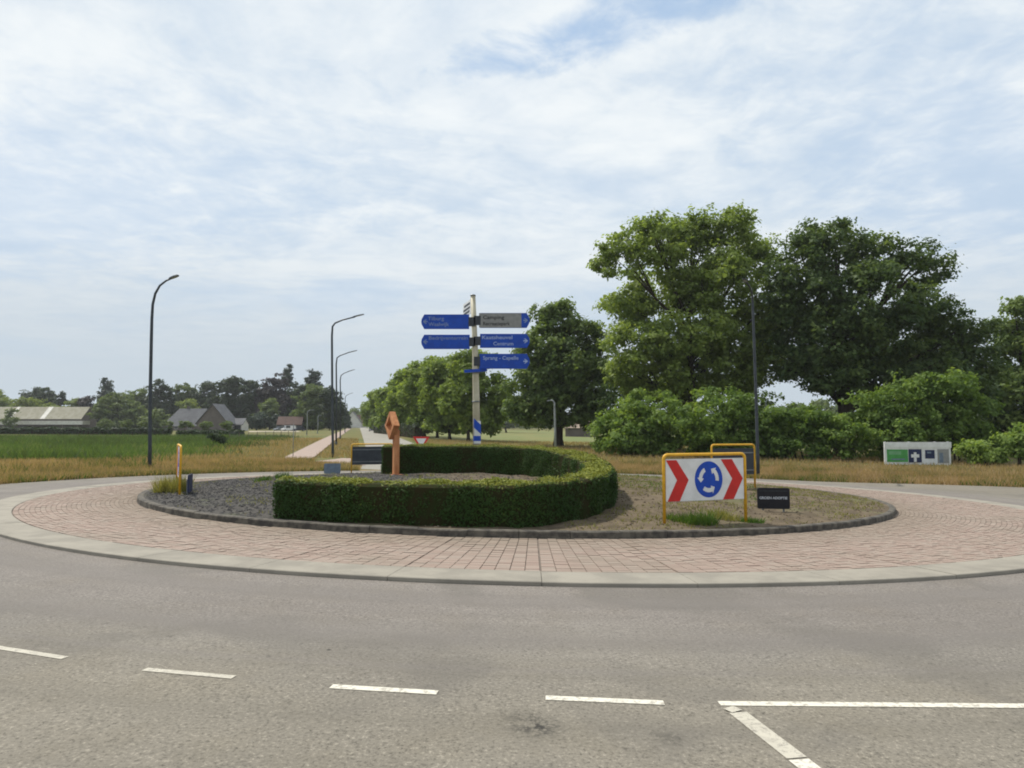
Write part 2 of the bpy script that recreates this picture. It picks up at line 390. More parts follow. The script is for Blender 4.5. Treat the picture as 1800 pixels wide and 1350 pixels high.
M['steel'] = plain('galvanised_steel', (0.22, 0.235, 0.245), (0.15, 0.16, 0.17), 4.0, 0.45, metal=0.4)
M['lamp'] = plain('lamp_post_grey', (0.050, 0.060, 0.072), (0.035, 0.042, 0.05), 3.0, 0.45)
M['lamp_light'] = plain('pale_post_grey', (0.30, 0.32, 0.32), (0.22, 0.24, 0.24), 3.0, 0.5)
M['glass'] = plain('lamp_glass', (0.30, 0.33, 0.35), None, 4.0, 0.15, spec=0.6)
M['mast'] = plain('cream_mast_paint', (0.50, 0.47, 0.36), (0.40, 0.36, 0.25), 2.0, 0.5)
M['corten'] = plain('orange_rust_steel', (0.55, 0.255, 0.115), (0.34, 0.125, 0.05), 3.0, 0.8, bmp=0.3, stretch=(2.2, 2.2, 0.5), lo=0.3, hi=0.75)
M['blueboard'] = plain('board_back_blue_grey', (0.16, 0.21, 0.27), (0.12, 0.16, 0.21), 4.0, 0.5)
M['green'] = plain('banner_green', (0.075, 0.30, 0.085), (0.055, 0.24, 0.06), 1.5, 0.5)
M['text'] = plain('lettering_white', (0.62, 0.66, 0.72), None, 5.0, 0.5)
M['text_dim'] = plain('lettering_faded', (0.20, 0.27, 0.46), None, 5.0, 0.5)
M['text_black'] = plain('lettering_black', (0.03, 0.03, 0.03), None, 5.0, 0.5)
M['roof_pale'] = plain('fibre_cement_roof', (0.30, 0.285, 0.225), (0.24, 0.225, 0.165), 0.6, 0.85)
M['roof_strip'] = plain('skylight_strip', (0.62, 0.60, 0.55), None, 1.0, 0.6)
M['roof_grey'] = plain('grey_tile_roof', (0.115, 0.118, 0.128), (0.085, 0.088, 0.098), 0.8, 0.8)
M['roof_red'] = plain('red_tile_roof', (0.095, 0.055, 0.045), (0.07, 0.042, 0.036), 0.8, 0.8)
M['wall_brick'] = plain('brown_brick_wall', (0.145, 0.125, 0.115), (0.115, 0.10, 0.092), 1.0, 0.9)
M['wall_white'] = plain('white_render', (0.62, 0.61, 0.58), (0.52, 0.51, 0.48), 0.8, 0.85)
M['wall_dark'] = plain('dark_timber', (0.030, 0.032, 0.036), (0.022, 0.023, 0.026), 1.0, 0.8)
M['pane'] = plain('window_pane', (0.035, 0.045, 0.055), None, 1.0, 0.12, spec=0.6)
M['carwhite'] = plain('car_paint_white', (0.70, 0.71, 0.72), None, 2.0, 0.25, spec=0.5)
M['carsilver'] = plain('car_paint_silver', (0.25, 0.27, 0.30), None, 2.0, 0.3, spec=0.5, metal=0.4)
M['cardark'] = plain('car_paint_dark', (0.035, 0.035, 0.06), None, 2.0, 0.25, spec=0.5)
M['tyre'] = plain('tyre_rubber', (0.02, 0.02, 0.02), None, 8.0, 0.85)
M['rim'] = plain('alloy_rim', (0.35, 0.35, 0.36), None, 8.0, 0.35, metal=0.7)
M['headlamp'] = plain('headlamp_glass', (0.7, 0.7, 0.68), None, 3.0, 0.15, spec=0.6)
M['wire'] = plain('fence_wire', (0.20, 0.22, 0.22), None, 3.0, 0.5, metal=0.3)
M['timber'] = plain('weathered_timber', (0.16, 0.13, 0.10), (0.11, 0.09, 0.07), 4.0, 0.9)
LEAF = {
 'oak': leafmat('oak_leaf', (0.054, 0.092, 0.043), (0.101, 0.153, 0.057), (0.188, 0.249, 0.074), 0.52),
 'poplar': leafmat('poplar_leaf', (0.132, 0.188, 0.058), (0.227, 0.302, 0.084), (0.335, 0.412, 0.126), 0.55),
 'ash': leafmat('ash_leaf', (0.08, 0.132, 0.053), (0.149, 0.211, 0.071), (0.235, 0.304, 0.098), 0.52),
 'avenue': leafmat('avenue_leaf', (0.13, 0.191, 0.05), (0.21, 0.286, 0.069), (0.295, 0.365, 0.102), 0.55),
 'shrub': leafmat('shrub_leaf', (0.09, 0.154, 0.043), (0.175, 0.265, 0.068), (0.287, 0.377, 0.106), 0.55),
 'far_dark': leafmat('far_dark_leaf', (0.031, 0.048, 0.032), (0.049, 0.073, 0.043), (0.076, 0.104, 0.053), 0.38),
 'far_mid': leafmat('far_mid_leaf', (0.084, 0.122, 0.055), (0.138, 0.186, 0.074), (0.198, 0.246, 0.096), 0.46),
 'far_light': leafmat('far_light_leaf', (0.144, 0.186, 0.066), (0.21, 0.264, 0.084), (0.282, 0.33, 0.114), 0.48),
 'purple': leafmat('copper_beech_leaf', (0.034, 0.032, 0.042), (0.056, 0.050, 0.060), (0.080, 0.072, 0.074), 0.28),
 'conifer': leafmat('conifer_needle', (0.036, 0.054, 0.046), (0.056, 0.080, 0.064), (0.082, 0.108, 0.082), 0.25),
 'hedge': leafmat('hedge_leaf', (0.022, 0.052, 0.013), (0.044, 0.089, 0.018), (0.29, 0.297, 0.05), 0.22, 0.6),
 'drygrass': leafmat('dry_grass', (0.150, 0.160, 0.055), (0.350, 0.245, 0.145), (0.480, 0.350, 0.225), 0.45, 0.8),
 'green_grass': leafmat('green_grass', (0.045, 0.100, 0.020), (0.080, 0.150, 0.030), (0.170, 0.210, 0.050), 0.45, 0.7),
 'crop': leafmat('crop_leaf', (0.070, 0.095, 0.040), (0.110, 0.180, 0.052), (0.235, 0.240, 0.105), 0.45, 0.6),
 'straw': leafmat('straw_grass', (0.160, 0.165, 0.045), (0.260, 0.250, 0.080), (0.380, 0.340, 0.130), 0.40, 0.8),
}
# ================================================================== THE SETTING
U = Vector((-0.2285, 0.9735, 0)); NRM = Vector((0.9735, 0.2285, 0))       # axis of the road that runs away from us
P0 = gp(522, 806, G); P0.z = 0
def sdist(X, Y): return (np.asarray(X) - P0.x) * NRM.x + (np.asarray(Y) - P0.y) * NRM.y    # metres right of the cycle path
def tdist(X, Y): return (np.asarray(X) - P0.x) * U.x + (np.asarray(Y) - P0.y) * U.y
def polar_sheet(name, radii, nseg, fn, dz, mat, tintfn=None, cx=CXR, cy=CYR):
    V, F = [], []
    th = np.arange(nseg) * 2 * PI / nseg
    for r in radii:
        X, Y = cx + r * np.cos(th), cy + r * np.sin(th)
        V.append(np.stack([X, Y, fn(X, Y) + dz], 1))
    V = np.concatenate(V)
    for i in range(len(radii) - 1):
        for k in range(nseg):
            a, b = i * nseg + k, i * nseg + (k + 1) % nseg
            F.append((a, a + nseg, b + nseg, b))
    me = bpy.data.meshes.new(name); me.from_pydata(V.tolist(), [], F)
    me.polygons.foreach_set('use_smooth', [True] * len(F)); me.update()
    if me.polygons[len(F) // 2].normal.z < 0: me.flip_normals()
    if tintfn is not None:
        a = me.attributes.new('tint', 'FLOAT', 'POINT'); a.data.foreach_set('value', tintfn(V[:, 0], V[:, 1]).astype(np.float32))
    return link(name, me, mat)

ground = polar_sheet('ground', [0.5, 10, 16, 19, 20, 20.6, 21.2, 22, 23, 24, 25, 26, 27, 28, 30, 33, 37, 42, 48, 56, 66, 80, 100, 130, 180, 260, 400, 700, 1100, 1500], 120, G, -0.06, M['ground'])
tag(ground, kind='structure')
verge = polar_sheet('verge', [R4 - 0.15, 20.5, 21, 22, 23, 24, 25, 26, 27, 28.5], 160, G, -0.03, M['verge']); tag(verge, kind='structure')
def road_sheet():
    n = 240; th = np.arange(n) * 2 * PI / n; rad = list(np.linspace(R3 - 0.4, R4 + 0.25, 8)) + [21.5, 23, 25, 28, 32, 38, 46]
    V, F = [], []
    for r in rad:
        X, Y = CXR + r * np.cos(th), CYR + r * np.sin(th); V.append(np.stack([X, Y, G(X, Y)], 1))
    for i in range(len(rad) - 1):
        for k in range(n):
            a = (th[k] + PI / n) % (2 * PI)
            if i >= 7 and not (1.5 * PI - 0.62 < a < 1.5 * PI + 0.62): continue
            F.append((i * n + k, (i + 1) * n + k, (i + 1) * n + (k + 1) % n, i * n + (k + 1) % n))
    me = bpy.data.meshes.new('roundabout_road'); me.from_pydata(np.concatenate(V).tolist(), [], F); me.update()
    if me.polygons[0].normal.z < 0: me.flip_normals()
    return tag(link('roundabout_road', me, M['asphalt']), kind='structure')
road = entry = road_sheet()
ETH, ERR = np.radians([-60, -25, 0, 14, 26, 38, 47, 52]), np.array([30.0, 26.0, 24.6, 24.0, 22.7, 20.9, 20.3, 20.2])
def exit_flare():
    th = np.radians(np.linspace(-58, 50, 80)); V, F = [], []; nr = 8
    for t in th:
        re_ = np.interp(t, ETH, ERR)
        for r in np.linspace(R4 - 0.1, re_, nr): X, Y = CXR + r * math.cos(t), CYR + r * math.sin(t); V.append((X, Y, float(G(X, Y)) - 0.008))
    for i in range(len(th) - 1):
        for k in range(nr - 1): F.append((i * nr + k, i * nr + k + 1, (i + 1) * nr + k + 1, (i + 1) * nr + k))
    me = bpy.data.meshes.new('east_exit_road'); me.from_pydata(V, [], F); me.update()
    if me.polygons[0].normal.z < 0: me.flip_normals()
    return tag(link('east_exit_road', me, M['asphalt']), kind='structure')
exit_flare()
a0 = P0 + NRM * 4.9 + U * -9.5; a1 = P0 + NRM * 14.5 + U * -11.5
b0 = P0 + NRM * 5.6 + U * 4.0; b1 = P0 + NRM * 12.6 + U * 4.0
tag(patch('exit_road', a0, a1, b1, b0, 8, 12, M['road'], -0.008), kind='structure')
c0 = b0 + U * 560; c1 = b1 + U * 560
tag(patch('road', b0, b1, c1, c0, 4, 160, M['road'], -0.012), kind='structure')
tag(patch('west_road', (-17, 12), (-18.5, 20.0), (-240, -20), (-240, -29), 60, 6, M['road'], -0.010), kind='structure')
tag(patch('east_road', (18.5, 13.0), (20.0, 21.0), (240, -12), (240, -21), 60, 6, M['road'], -0.010), kind='structure')
q0 = P0 - NRM * 1.15; q1 = P0 + NRM * 1.15
tag(patch('cycle_path', q0 - U * 3, q1 - U * 1.0, q1 + U * 330, q0 + U * 330, 2, 140, M['path'], 0.02), kind='structure')
tag(patch('crossing_path', P0 + NRM * 1.6 - U * 5.5, P0 + NRM * 5.2 - U * 7.5, P0 + NRM * 5.4 + U * 0.5, P0 + NRM * 3.4 + U * 1.0, 6, 8, M['path'], 0.012), kind='structure')
f0 = P0 - NRM * 11 + U * -8; f1 = P0 - NRM * 140 - U * 40
tag(patch('crop_field', f0, f0 + U * 92, f1 + U * 150, f1, 40, 40, M['field'], -0.02), kind='structure')
tag(patch('meadow', P0 + NRM * 19 + U * 22, P0 + NRM * 19 + U * 240, P0 + NRM * 170 + U * 240, P0 + NRM * 60 + U * 30, 40, 30, M['meadow'], -0.02), kind='structure')

# ---- the tilted plane of the roundabout: bricks, concrete band and kerb are laid in its own frame
TILT = Euler((-math.atan(SY), math.atan(SX), 0))
TLOC = Vector((CXR, CYR, float(G(CXR, CYR))))
def local_ring(name, r0, r1, z, mat, n=360):
    V = [(r * math.cos(2 * PI * k / n), r * math.sin(2 * PI * k / n), z) for r in (r0, r1) for k in range(n)]
    F = [(k, (k + 1) % n, n + (k + 1) % n, n + k) for k in range(n)]
    me = bpy.data.meshes.new(name); me.from_pydata(V, [], F); me.update()
    if me.polygons[0].normal.z < 0: me.flip_normals()
    o = link(name, me, mat); o.location = TLOC; o.rotation_euler = TILT
    return tag(o, kind='structure')
def wedge(r0, r1, half, z0, z1, ch=0.0, nseg=1):
    """one stone of a ring: inner radius r0, outer r1, half angle, chamfered top"""
    V, F = [], []
    prof = [(r0, z0), (r0, z1 - ch), (r0 + ch, z1), (r1 - ch, z1), (r1, z1 - ch), (r1, z0)] if ch else [(r0, z0), (r0, z1), (r1, z1), (r1, z0)]
    n = len(prof)
    for s in range(nseg + 1):
        a = -half + 2 * half * s / nseg
        for r, z in prof: V.append((r * math.cos(a), r * math.sin(a), z))
    for s in range(nseg):
        for k in range(n - 1): F.append((s * n + k, s * n + k + 1, (s + 1) * n + k + 1, (s + 1) * n + k))
    F.append(tuple(range(n))); F.append(tuple(range(nseg * n + n - 1, nseg * n - 1, -1)))
    return V, F
def wedge_mesh(name, *a, tint=None, **k):
    V, F = wedge(*a, **k); me = bpy.data.meshes.new(name); me.from_pydata(V, [], F)
    bm = bmesh.new(); bm.from_mesh(me); bmesh.ops.recalc_face_normals(bm, faces=bm.faces); bm.to_mesh(me); bm.free(); me.update()
    return me
apron = local_ring('pavement', R1 - 1.25, R2, 0.035, M['bed'])
NP, NCOL, NROW = 51, 9, 38
ph0 = math.atan2(gp(950, 1010).y - CYR, gp(950, 1010).x - CXR)
rows = np.linspace(R1 - 0.75, R2 - 0.01, NROW + 1)
dpan = 2 * PI / NP
cells = []
for p in range(NP):
    for c in range(NCOL):
        ang = ph0 + p * dpan + (c + 0.5) / NCOL * dpan * 0.99 + 0.005 * dpan
        for r in range(NROW):
            rm = (rows[r] + rows[r + 1]) / 2
            X, Y = CXR + rm * math.cos(ang), CYR + rm * math.sin(ang)
            if math.hypot(X - CXI, Y - CYI) > R1 + 0.03: cells.append((math.hypot(X, Y), ang, r))
cells.sort()
halfs = dpan / NCOL * 0.99 / 2
rowmesh = {}
def brick_half(r): return halfs - 0.006 / rows[r]
def brick_dz(): return 0.052 + random.uniform(-0.004, 0.005)
for k, (d, ang, r) in enumerate(cells[:300]):
    if r not in rowmesh:
        me = wedge_mesh('brick', rows[r] + 0.004, rows[r + 1] - 0.004, brick_half(r), 0.0, 0.032, 0.006, 1); me.materials.append(M['brick']); rowmesh[r] = me
    o = bpy.data.objects.new('brick', rowmesh[r]); COL.objects.link(o); o.parent = apron
    o.location = (0, 0, brick_dz() - 0.032 + random.uniform(0, 0.002)); o.rotation_euler = (0, 0, ang)
rest = cells[300:]
A = np.array([c[1] for c in rest]); Rr = np.array([c[2] for c in rest])
Hh = halfs - 0.006 / rows[Rr]; ra = rows[Rr] + 0.004; rb = rows[Rr + 1] - 0.004
zt = 0.052 + rng.uniform(-0.005, 0.006, len(A))
def pt(r, a, z): return np.stack([r * np.cos(a), r * np.sin(a), z], 1)
z0 = np.full(len(A), 0.02)
c_ = [pt(ra, A - Hh, zt), pt(rb, A - Hh, zt), pt(rb, A + Hh, zt), pt(ra, A + Hh, zt)]
d_ = [pt(ra, A - Hh, z0), pt(rb, A - Hh, z0), pt(rb, A + Hh, z0), pt(ra, A + Hh, z0)]
faces = [np.stack(c_, 1)] + [np.stack([d_[i], d_[(i + 1) % 4], c_[(i + 1) % 4], c_[i]], 1) for i in range(4)]
co = np.concatenate(faces, 1).reshape(-1, 3)
tn = np.repeat(rng.random(len(A)), 5)
me = quick_mesh('brickwork', co, 4, tn)
o = link('brickwork', me, M['brick'], apron); o['kind'] = 'stuff'

band = local_ring('concrete_band', R2 - 0.02, R3 - 0.01, 0.02, M['bed'])
sm = wedge_mesh('concrete_slab', R2 + 0.008, R3, dpan / 2 - 0.004 / R3, 0.0, 0.055, 0.010, nseg=6); sm.materials.append(M['band'])
for p in range(NP):
    o = bpy.data.objects.new('concrete_slab', sm); COL.objects.link(o); o.parent = band
    o.rotation_euler = (0, 0, ph0 + (p + 0.5) * dpan); o.location = (0, 0, random.uniform(-0.003, 0.003))
kerb = local_ring('kerb', R1 - 0.20, R1 - 0.01, 0.03, M['bed']); kerb.location = (CXI, CYI, float(G(CXI, CYI)))
NK = 80
km = wedge_mesh('kerb_stone', R1 - 0.17, R1, PI / NK - 0.004 / R1, 0.0, 0.185, 0.022, nseg=2); km.materials.append(M['kerb'])
for p in range(NK):
    o = bpy.data.objects.new('kerb_stone', km); COL.objects.link(o); o.parent = kerb
    o.rotation_euler = (0, 0, (p + 0.5) * 2 * PI / NK + random.uniform(-1, 1) * 0.0003); o.location = (0, 0, random.uniform(-0.007, 0.006))

def gravel_mask(X, Y):
    l = X - 1.04
    return np.clip(1 - sstep(-6.4, -3.4, l + 0.5 * np.sin(Y * 1.3) + 0.4 * np.sin(X * 2.1 + Y)), 0, 1) * 0.95 + 0.25 * sstep(1.0, -2.0, l) * sstep(16, 19, Y)
def island_z(X, Y):
    r = np.hypot(X - CXI, Y - CYI)
    n = 0.018 * np.sin(X * 3.1 + Y * 1.7) + 0.015 * np.sin(X * 5.3 - Y * 4.1) + 0.012 * np.sin(Y * 7.7 + X * 1.1)
    return G(X, Y) + mound(r) + n * sstep(12.2, 11.6, r)
isl = polar_sheet('island_soil', list(np.linspace(0.05, R1 - 0.14, 60)), 220, island_z, 0.0, M['island'], lambda X, Y: np.clip(gravel_mask(X, Y), 0, 1), CXI, CYI)
tag(isl, kind='structure')

# ---- road markings
def marking(pix, w, mat, name='road_marking', n=6, dz=0.004):
    A_, B_ = gp(*pix[0], G), gp(*pix[1], G)
    d = (B_ - A_); d.z = 0; d.normalize(); nn = Vector((-d.y, d.x, 0)) * w / 2
    o = patch(name, A_ - nn, B_ - nn, B_ + nn, A_ + nn, n, 1, mat, dz)
    o.parent = entry
    return o
marking(((-20, 1136), (114, 1157)), 0.07, M['paint_worn']); marking(((254, 1177), (411, 1191)), 0.07, M['paint_worn'])
marking(((582, 1207), (769, 1218)), 0.08, M['paint']); marking(((959, 1227), (1167, 1236)), 0.08, M['paint'])
marking(((1264, 1237), (1990, 1243)), 0.08, M['paint'], n=16)
marking(((1280, 1245), (1296, 1252)), 0.10, M['paint_worn'], dz=0.008); marking(((1297, 1253), (1401, 1333)), 0.13, M['paint_worn']); marking(((1404, 1336), (1440, 1364)), 0.13, M['paint'])

# ================================================================== VEGETATION
def leaf_quads(C, Nrm, size, aspect=0.55):
    """rhombic leaves at C (n,3) facing roughly Nrm"""
    n = len(C)
    Nn = Nrm / np.maximum(np.linalg.norm(Nrm, axis=1, keepdims=True), 1e-6)
    t = rng.normal(size=(n, 3)); t -= Nn * (t * Nn).sum(1, keepdims=True); t /= np.maximum(np.linalg.norm(t, axis=1, keepdims=True), 1e-6)
    b = np.cross(Nn, t); s = (size if np.ndim(size) else np.full(n, size))[:, None]
    return np.stack([C - t * s, C - b * s * aspect, C + t * s, C + b * s * aspect], 1).reshape(-1, 3)
def crown_mesh(name, lobes, nleaf, size, clump, density_in=0.45, seed=0, gap=0.0, updir=0.45, tintbase=0.5):
    """lobes: list of (centre Vector, rx, ry, rz). Every lobe carries billows, every billow carries leaf clumps"""
    r_ = np.random.default_rng(seed + 5)
    area = np.array([a * c + a * b + b * c for _, a, b, c in lobes]); per = nleaf * area / area.sum()
    Cs, Ns, Ts = [], [], []
    lpc = 18
    for (c, a, b, h), m in zip(lobes, per):
        nb = max(7, int(min(44, 5.4 * (a * b * h) ** (1 / 3) / max(clump, 0.01))))
        v = r_.normal(size=(nb, 3)); v /= np.linalg.norm(v, axis=1, keepdims=True); v[:, 2] = v[:, 2] * 0.9 + 0.06
        rad = density_in + (0.98 - density_in) * r_.random((nb, 1)) ** 0.55
        bc = v * rad * np.array([[a, b, h]]) + np.array(c)[None]
        bs = np.minimum((a * b * h) ** (1 / 3) * r_.uniform(0.24, 0.46, nb), clump * 4.0)
        bt = r_.normal(tintbase, 0.12, nb)
        nc = max(2, int(m / lpc / nb * (1 - 0.4 * gap)))
        w = r_.normal(size=(nb, nc, 3)); w /= np.linalg.norm(w, axis=2, keepdims=True)
        cc = bc[:, None] + w * (0.35 + 0.7 * r_.random((nb, nc, 1)) ** 0.7) * bs[:, None, None] * np.array([1.1, 1.1, 0.72])
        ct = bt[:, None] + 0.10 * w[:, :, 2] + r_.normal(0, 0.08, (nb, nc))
        cc, w, ct = cc.reshape(-1, 3), w.reshape(-1, 3), ct.ravel()
        off = r_.normal(size=(len(cc), lpc, 3)) * clump * 0.62 * np.array([1, 1, 0.62])
        L = (cc[:, None] + off).reshape(-1, 3)
        nn = off * 0.4 / clump + w[:, None] * 0.45 + np.array([0, 0, updir]) + r_.normal(size=off.shape) * 0.42
        Cs.append(L); Ns.append(nn.reshape(-1, 3)); Ts.append((ct[:, None] + r_.normal(0, 0.12, (len(cc), lpc))).ravel())
    C, Nn, T = np.concatenate(Cs), np.concatenate(Ns), np.clip(np.concatenate(Ts), 0, 1)
    return quick_mesh(name, leaf_quads(C, Nn, size * r_.uniform(0.4, 1.4, len(C)), 0.6), 4, T)
def plant(name, label, cat, base, lobes_px, depth, kind, nleaf, size, clump, trunk_r=0.3, group=None, gap=0.0, dens=0.45, zdepth=0.85, seed=None, tintbase=0.5, stems=1, trunk_bottom=None):
    """a tree or shrub: tapered trunk with limbs into every lobe, crown of leaf clumps. lobes_px in photo pixels at the plant's distance"""
    seed = seed if seed is not None else int(base.x * 7 + depth) % 97
    m = depth / FPX
    root = empty(name, base); tag(root, label, cat, group)
    lobes = []
    for k, (x, y, rx, ry) in enumerate(lobes_px):
        jit = 0 if len(lobes_px) == 1 else (random.random() - 0.5) * rx * m * 1.1
        c = at(x, y, depth + jit) - Vector(base)
        lobes.append((c, rx * m, rx * m * zdepth, ry * m))
    mb = MB()
    top = max(lobes, key=lambda l: l[0].z); zt_ = max(0.6, top[0].z * 0.92)
    for s in range(stems):
        sx0 = 0 if stems == 1 else random.uniform(-1, 1) * lobes[0][1] * 0.5
        bend = [Vector((sx0 + (top[0].x - sx0) * t * t + math.sin(t * 5 + seed) * trunk_r * 0.5, top[0].y * t * t, -0.25 + (zt_ + 0.25) * t)) for t in (0, 0.08, 0.25, 0.45, 0.7, 1.0)]
        mb.tube(bend, [trunk_r * f for f in (1.45, 1.05, 0.9, 0.68, 0.42, 0.12)], 8)
    for c, a, b, h in lobes:
        if c.z < 0.4: continue
        z1 = min(c.z * 0.62, zt_ * 0.75); t = (z1 + 0.25) / (zt_ + 0.25)
        p0_ = Vector((top[0].x * t * t, top[0].y * t * t, z1)); p3 = Vector(c) + Vector((0, 0, h * 0.35))
        pm = p0_.lerp(p3, 0.5) + Vector((0, 0, -0.06 * (p3 - p0_).length))
        mb.tube([p0_, pm, p3], [trunk_r * 0.42, trunk_r * 0.27, trunk_r * 0.07], 6)
        for q in range(3):
            e = Vector(c) + Vector((random.uniform(-.7, .7) * a, random.uniform(-.7, .7) * b, random.uniform(-.2, .75) * h))
            mb.tube([pm, pm.lerp(e, 0.55) + Vector((0, 0, 0.08 * h)), e], [trunk_r * 0.2, trunk_r * 0.13, trunk_r * 0.04], 5)
    mb.build('trunk', M['bark'], root, smooth=True)
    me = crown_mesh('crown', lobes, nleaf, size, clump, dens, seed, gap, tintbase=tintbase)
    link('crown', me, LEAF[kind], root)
    return root
def base_at(px, depth): X = (px - 900) / FPX * depth; return on(X, depth, G)

# big trees on the right
plant('poplar_tree', 'tall airy light green tree between the signpost and the broad dark oak', 'tree', base_at(1215, 80),
      [(1088, 455, 44, 48), (1150, 428, 58, 48), (1215, 408, 56, 40), (1280, 408, 52, 42), (1322, 470, 44, 66), (1105, 540, 54, 62), (1180, 505, 84, 72), (1265, 500, 78, 76), (1135, 618, 64, 56), (1215, 610, 88, 66), (1300, 600, 66, 70), (1170, 680, 86, 34), (1290, 670, 60, 30), (1345, 560, 40, 60), (1340, 640, 44, 40), (1110, 660, 44, 40)],
      80, 'poplar', 110000, 0.23, 0.60, 0.55, gap=0.28, dens=0.30, tintbase=0.52)
plant('oak_tree', 'broad dark green oak with rounded crown, widest tree on the right', 'tree', base_at(1480, 74),
      [(1468, 428, 70, 40), (1405, 458, 52, 50), (1540, 455, 62, 40), (1615, 475, 50, 46), (1440, 520, 78, 58), (1535, 530, 88, 60), (1630, 545, 56, 52), (1405, 590, 52, 56), (1480, 600, 82, 58), (1575, 610, 88, 58), (1660, 610, 66, 56), (1700, 655, 44, 40), (1425, 655, 44, 34), (1545, 672, 60, 40), (1640, 668, 70, 40), (1370, 520, 36, 50), (1385, 640, 40, 34), (1480, 660, 60, 40), (1712, 590, 40, 50), (1728, 670, 36, 46)],
      74, 'oak', 112000, 0.22, 0.58, 0.95, gap=0.25, dens=0.35, tintbase=0.48)
plant('ash_tree', 'dark green tree right of the blue signpost with a rounded pointed top', 'tree', base_at(985, 92),
      [(985, 562, 44, 36), (955, 615, 46, 44), (1022, 605, 44, 44), (985, 650, 74, 50), (935, 680, 48, 40), (1038, 670, 44, 48), (985, 715, 82, 38), (925, 720, 34, 30), (1040, 725, 34, 30)],
      92, 'ash', 52000, 0.28, 0.65, 0.6, gap=0.15, tintbase=0.45)
plant('maple_tree', 'green tree cut by the right edge of the picture', 'tree', base_at(1805, 82),
      [(1785, 560, 40, 40), (1840, 570, 60, 60), (1800, 630, 55, 60), (1860, 680, 70, 80), (1785, 700, 42, 55), (1815, 760, 60, 45)],
      82, 'ash', 36000, 0.26, 0.62, 0.5, gap=0.1, tintbase=0.62)
# shrubs below them
SG = 'shrubs along the right verge'
def shrub(label, px, depth, lobes, n, tint=0.5, kind='shrub'):
    return plant('shrub', label, 'shrub', base_at(px, depth), lobes, depth, kind, int(n * 1.7), 0.18, 0.42, 0.10, SG, gap=0.1, dens=0.35, stems=4, tintbase=tint)
shrub('bright green shrub at the left end, beside the hedge and below the airy tree', 1110, 69, [(1125, 722, 46, 34), (1100, 765, 52, 40), (1160, 745, 44, 52), (1062, 762, 26, 40), (1150, 785, 44, 24)], 12000, 0.55)
shrub('full green shrub directly behind the two yellow framed boards', 1265, 67, [(1270, 716, 62, 36), (1225, 750, 50, 46), (1310, 755, 50, 46), (1270, 780, 70, 32)], 12000, 0.45)
shrub('lower dark green shrub just right of the near right lamp post', 1395, 65, [(1380, 742, 44, 34), (1425, 750, 40, 34), (1358, 775, 34, 34), (1405, 785, 48, 26), (1460, 760, 36, 34)], 11000, 0.35)
shrub('large leafy shrub rising behind the left half of the green banner board', 1570, 63, [(1530, 724, 40, 38), (1500, 765, 36, 44), (1590, 708, 56, 44), (1560, 765, 60, 48), (1620, 760, 50, 44)], 14000, 0.48)
shrub('tall dark shrub behind the right end of the green banner board', 1675, 64, [(1655, 692, 54, 42), (1705, 735, 46, 56), (1665, 760, 52, 44), (1725, 780, 34, 34)], 11000, 0.36)
shrub('small yellow green bush right of the green banner board', 1722, 57, [(1715, 795, 28, 16), (1745, 800, 20, 13)], 2500, 0.8)
shrub('bright bush at the far right edge under the cut off tree', 1795, 57, [(1795, 775, 26, 34), (1830, 780, 44, 44)], 5000, 0.6)
def thicket(label, px, depth, lobes, n):
    return plant('thicket', label, 'thicket', base_at(px, depth), lobes, depth, 'oak', n, 0.24, 0.5, 0.12, gap=0.0, dens=0.2, stems=5, tintbase=0.3)
thicket('dark thicket below the airy tree, behind the left shrubs', 1210, 86, [(1075, 715, 36, 46), (1140, 690, 46, 40), (1210, 695, 50, 44), (1285, 690, 50, 42), (1340, 715, 34, 34), (1110, 760, 60, 34), (1210, 760, 70, 34), (1310, 765, 60, 30)], 20000)
thicket('dark thicket below the oak, behind the banner shrubs', 1620, 84, [(1530, 715, 36, 34), (1590, 690, 46, 44), (1660, 690, 50, 50), (1730, 710, 46, 52), (1775, 720, 36, 50), (1560, 765, 50, 30), (1650, 765, 60, 30), (1740, 770, 50, 30)], 20000)
# far hedgerow behind the big trees
plant('hedgerow_tree', 'distant grey green tree low between the two large right trunks', 'tree', base_at(1420, 260), [(1395, 728, 28, 18), (1440, 724, 30, 20), (1475, 728, 25, 18)], 260, 'far_mid', 4000, 0.75, 1.2, 0.3)
plant('hedgerow_tree', 'distant low trees seen between the signpost and the round topped tree', 'tree', base_at(890, 230), [(870, 720, 30, 26), (905, 728, 26, 22), (935, 738, 20, 14)], 230, 'far_mid', 3500, 0.6, 1.1, 0.3)
plant('hedgerow_tree', 'distant wood edge at the right, seen under the oak crown', 'tree', base_at(1650, 280), [(1560, 735, 34, 14), (1640, 730, 40, 18), (1720, 730, 40, 18)], 280, 'far_mid', 2600, 0.8, 1.3, 0.3)

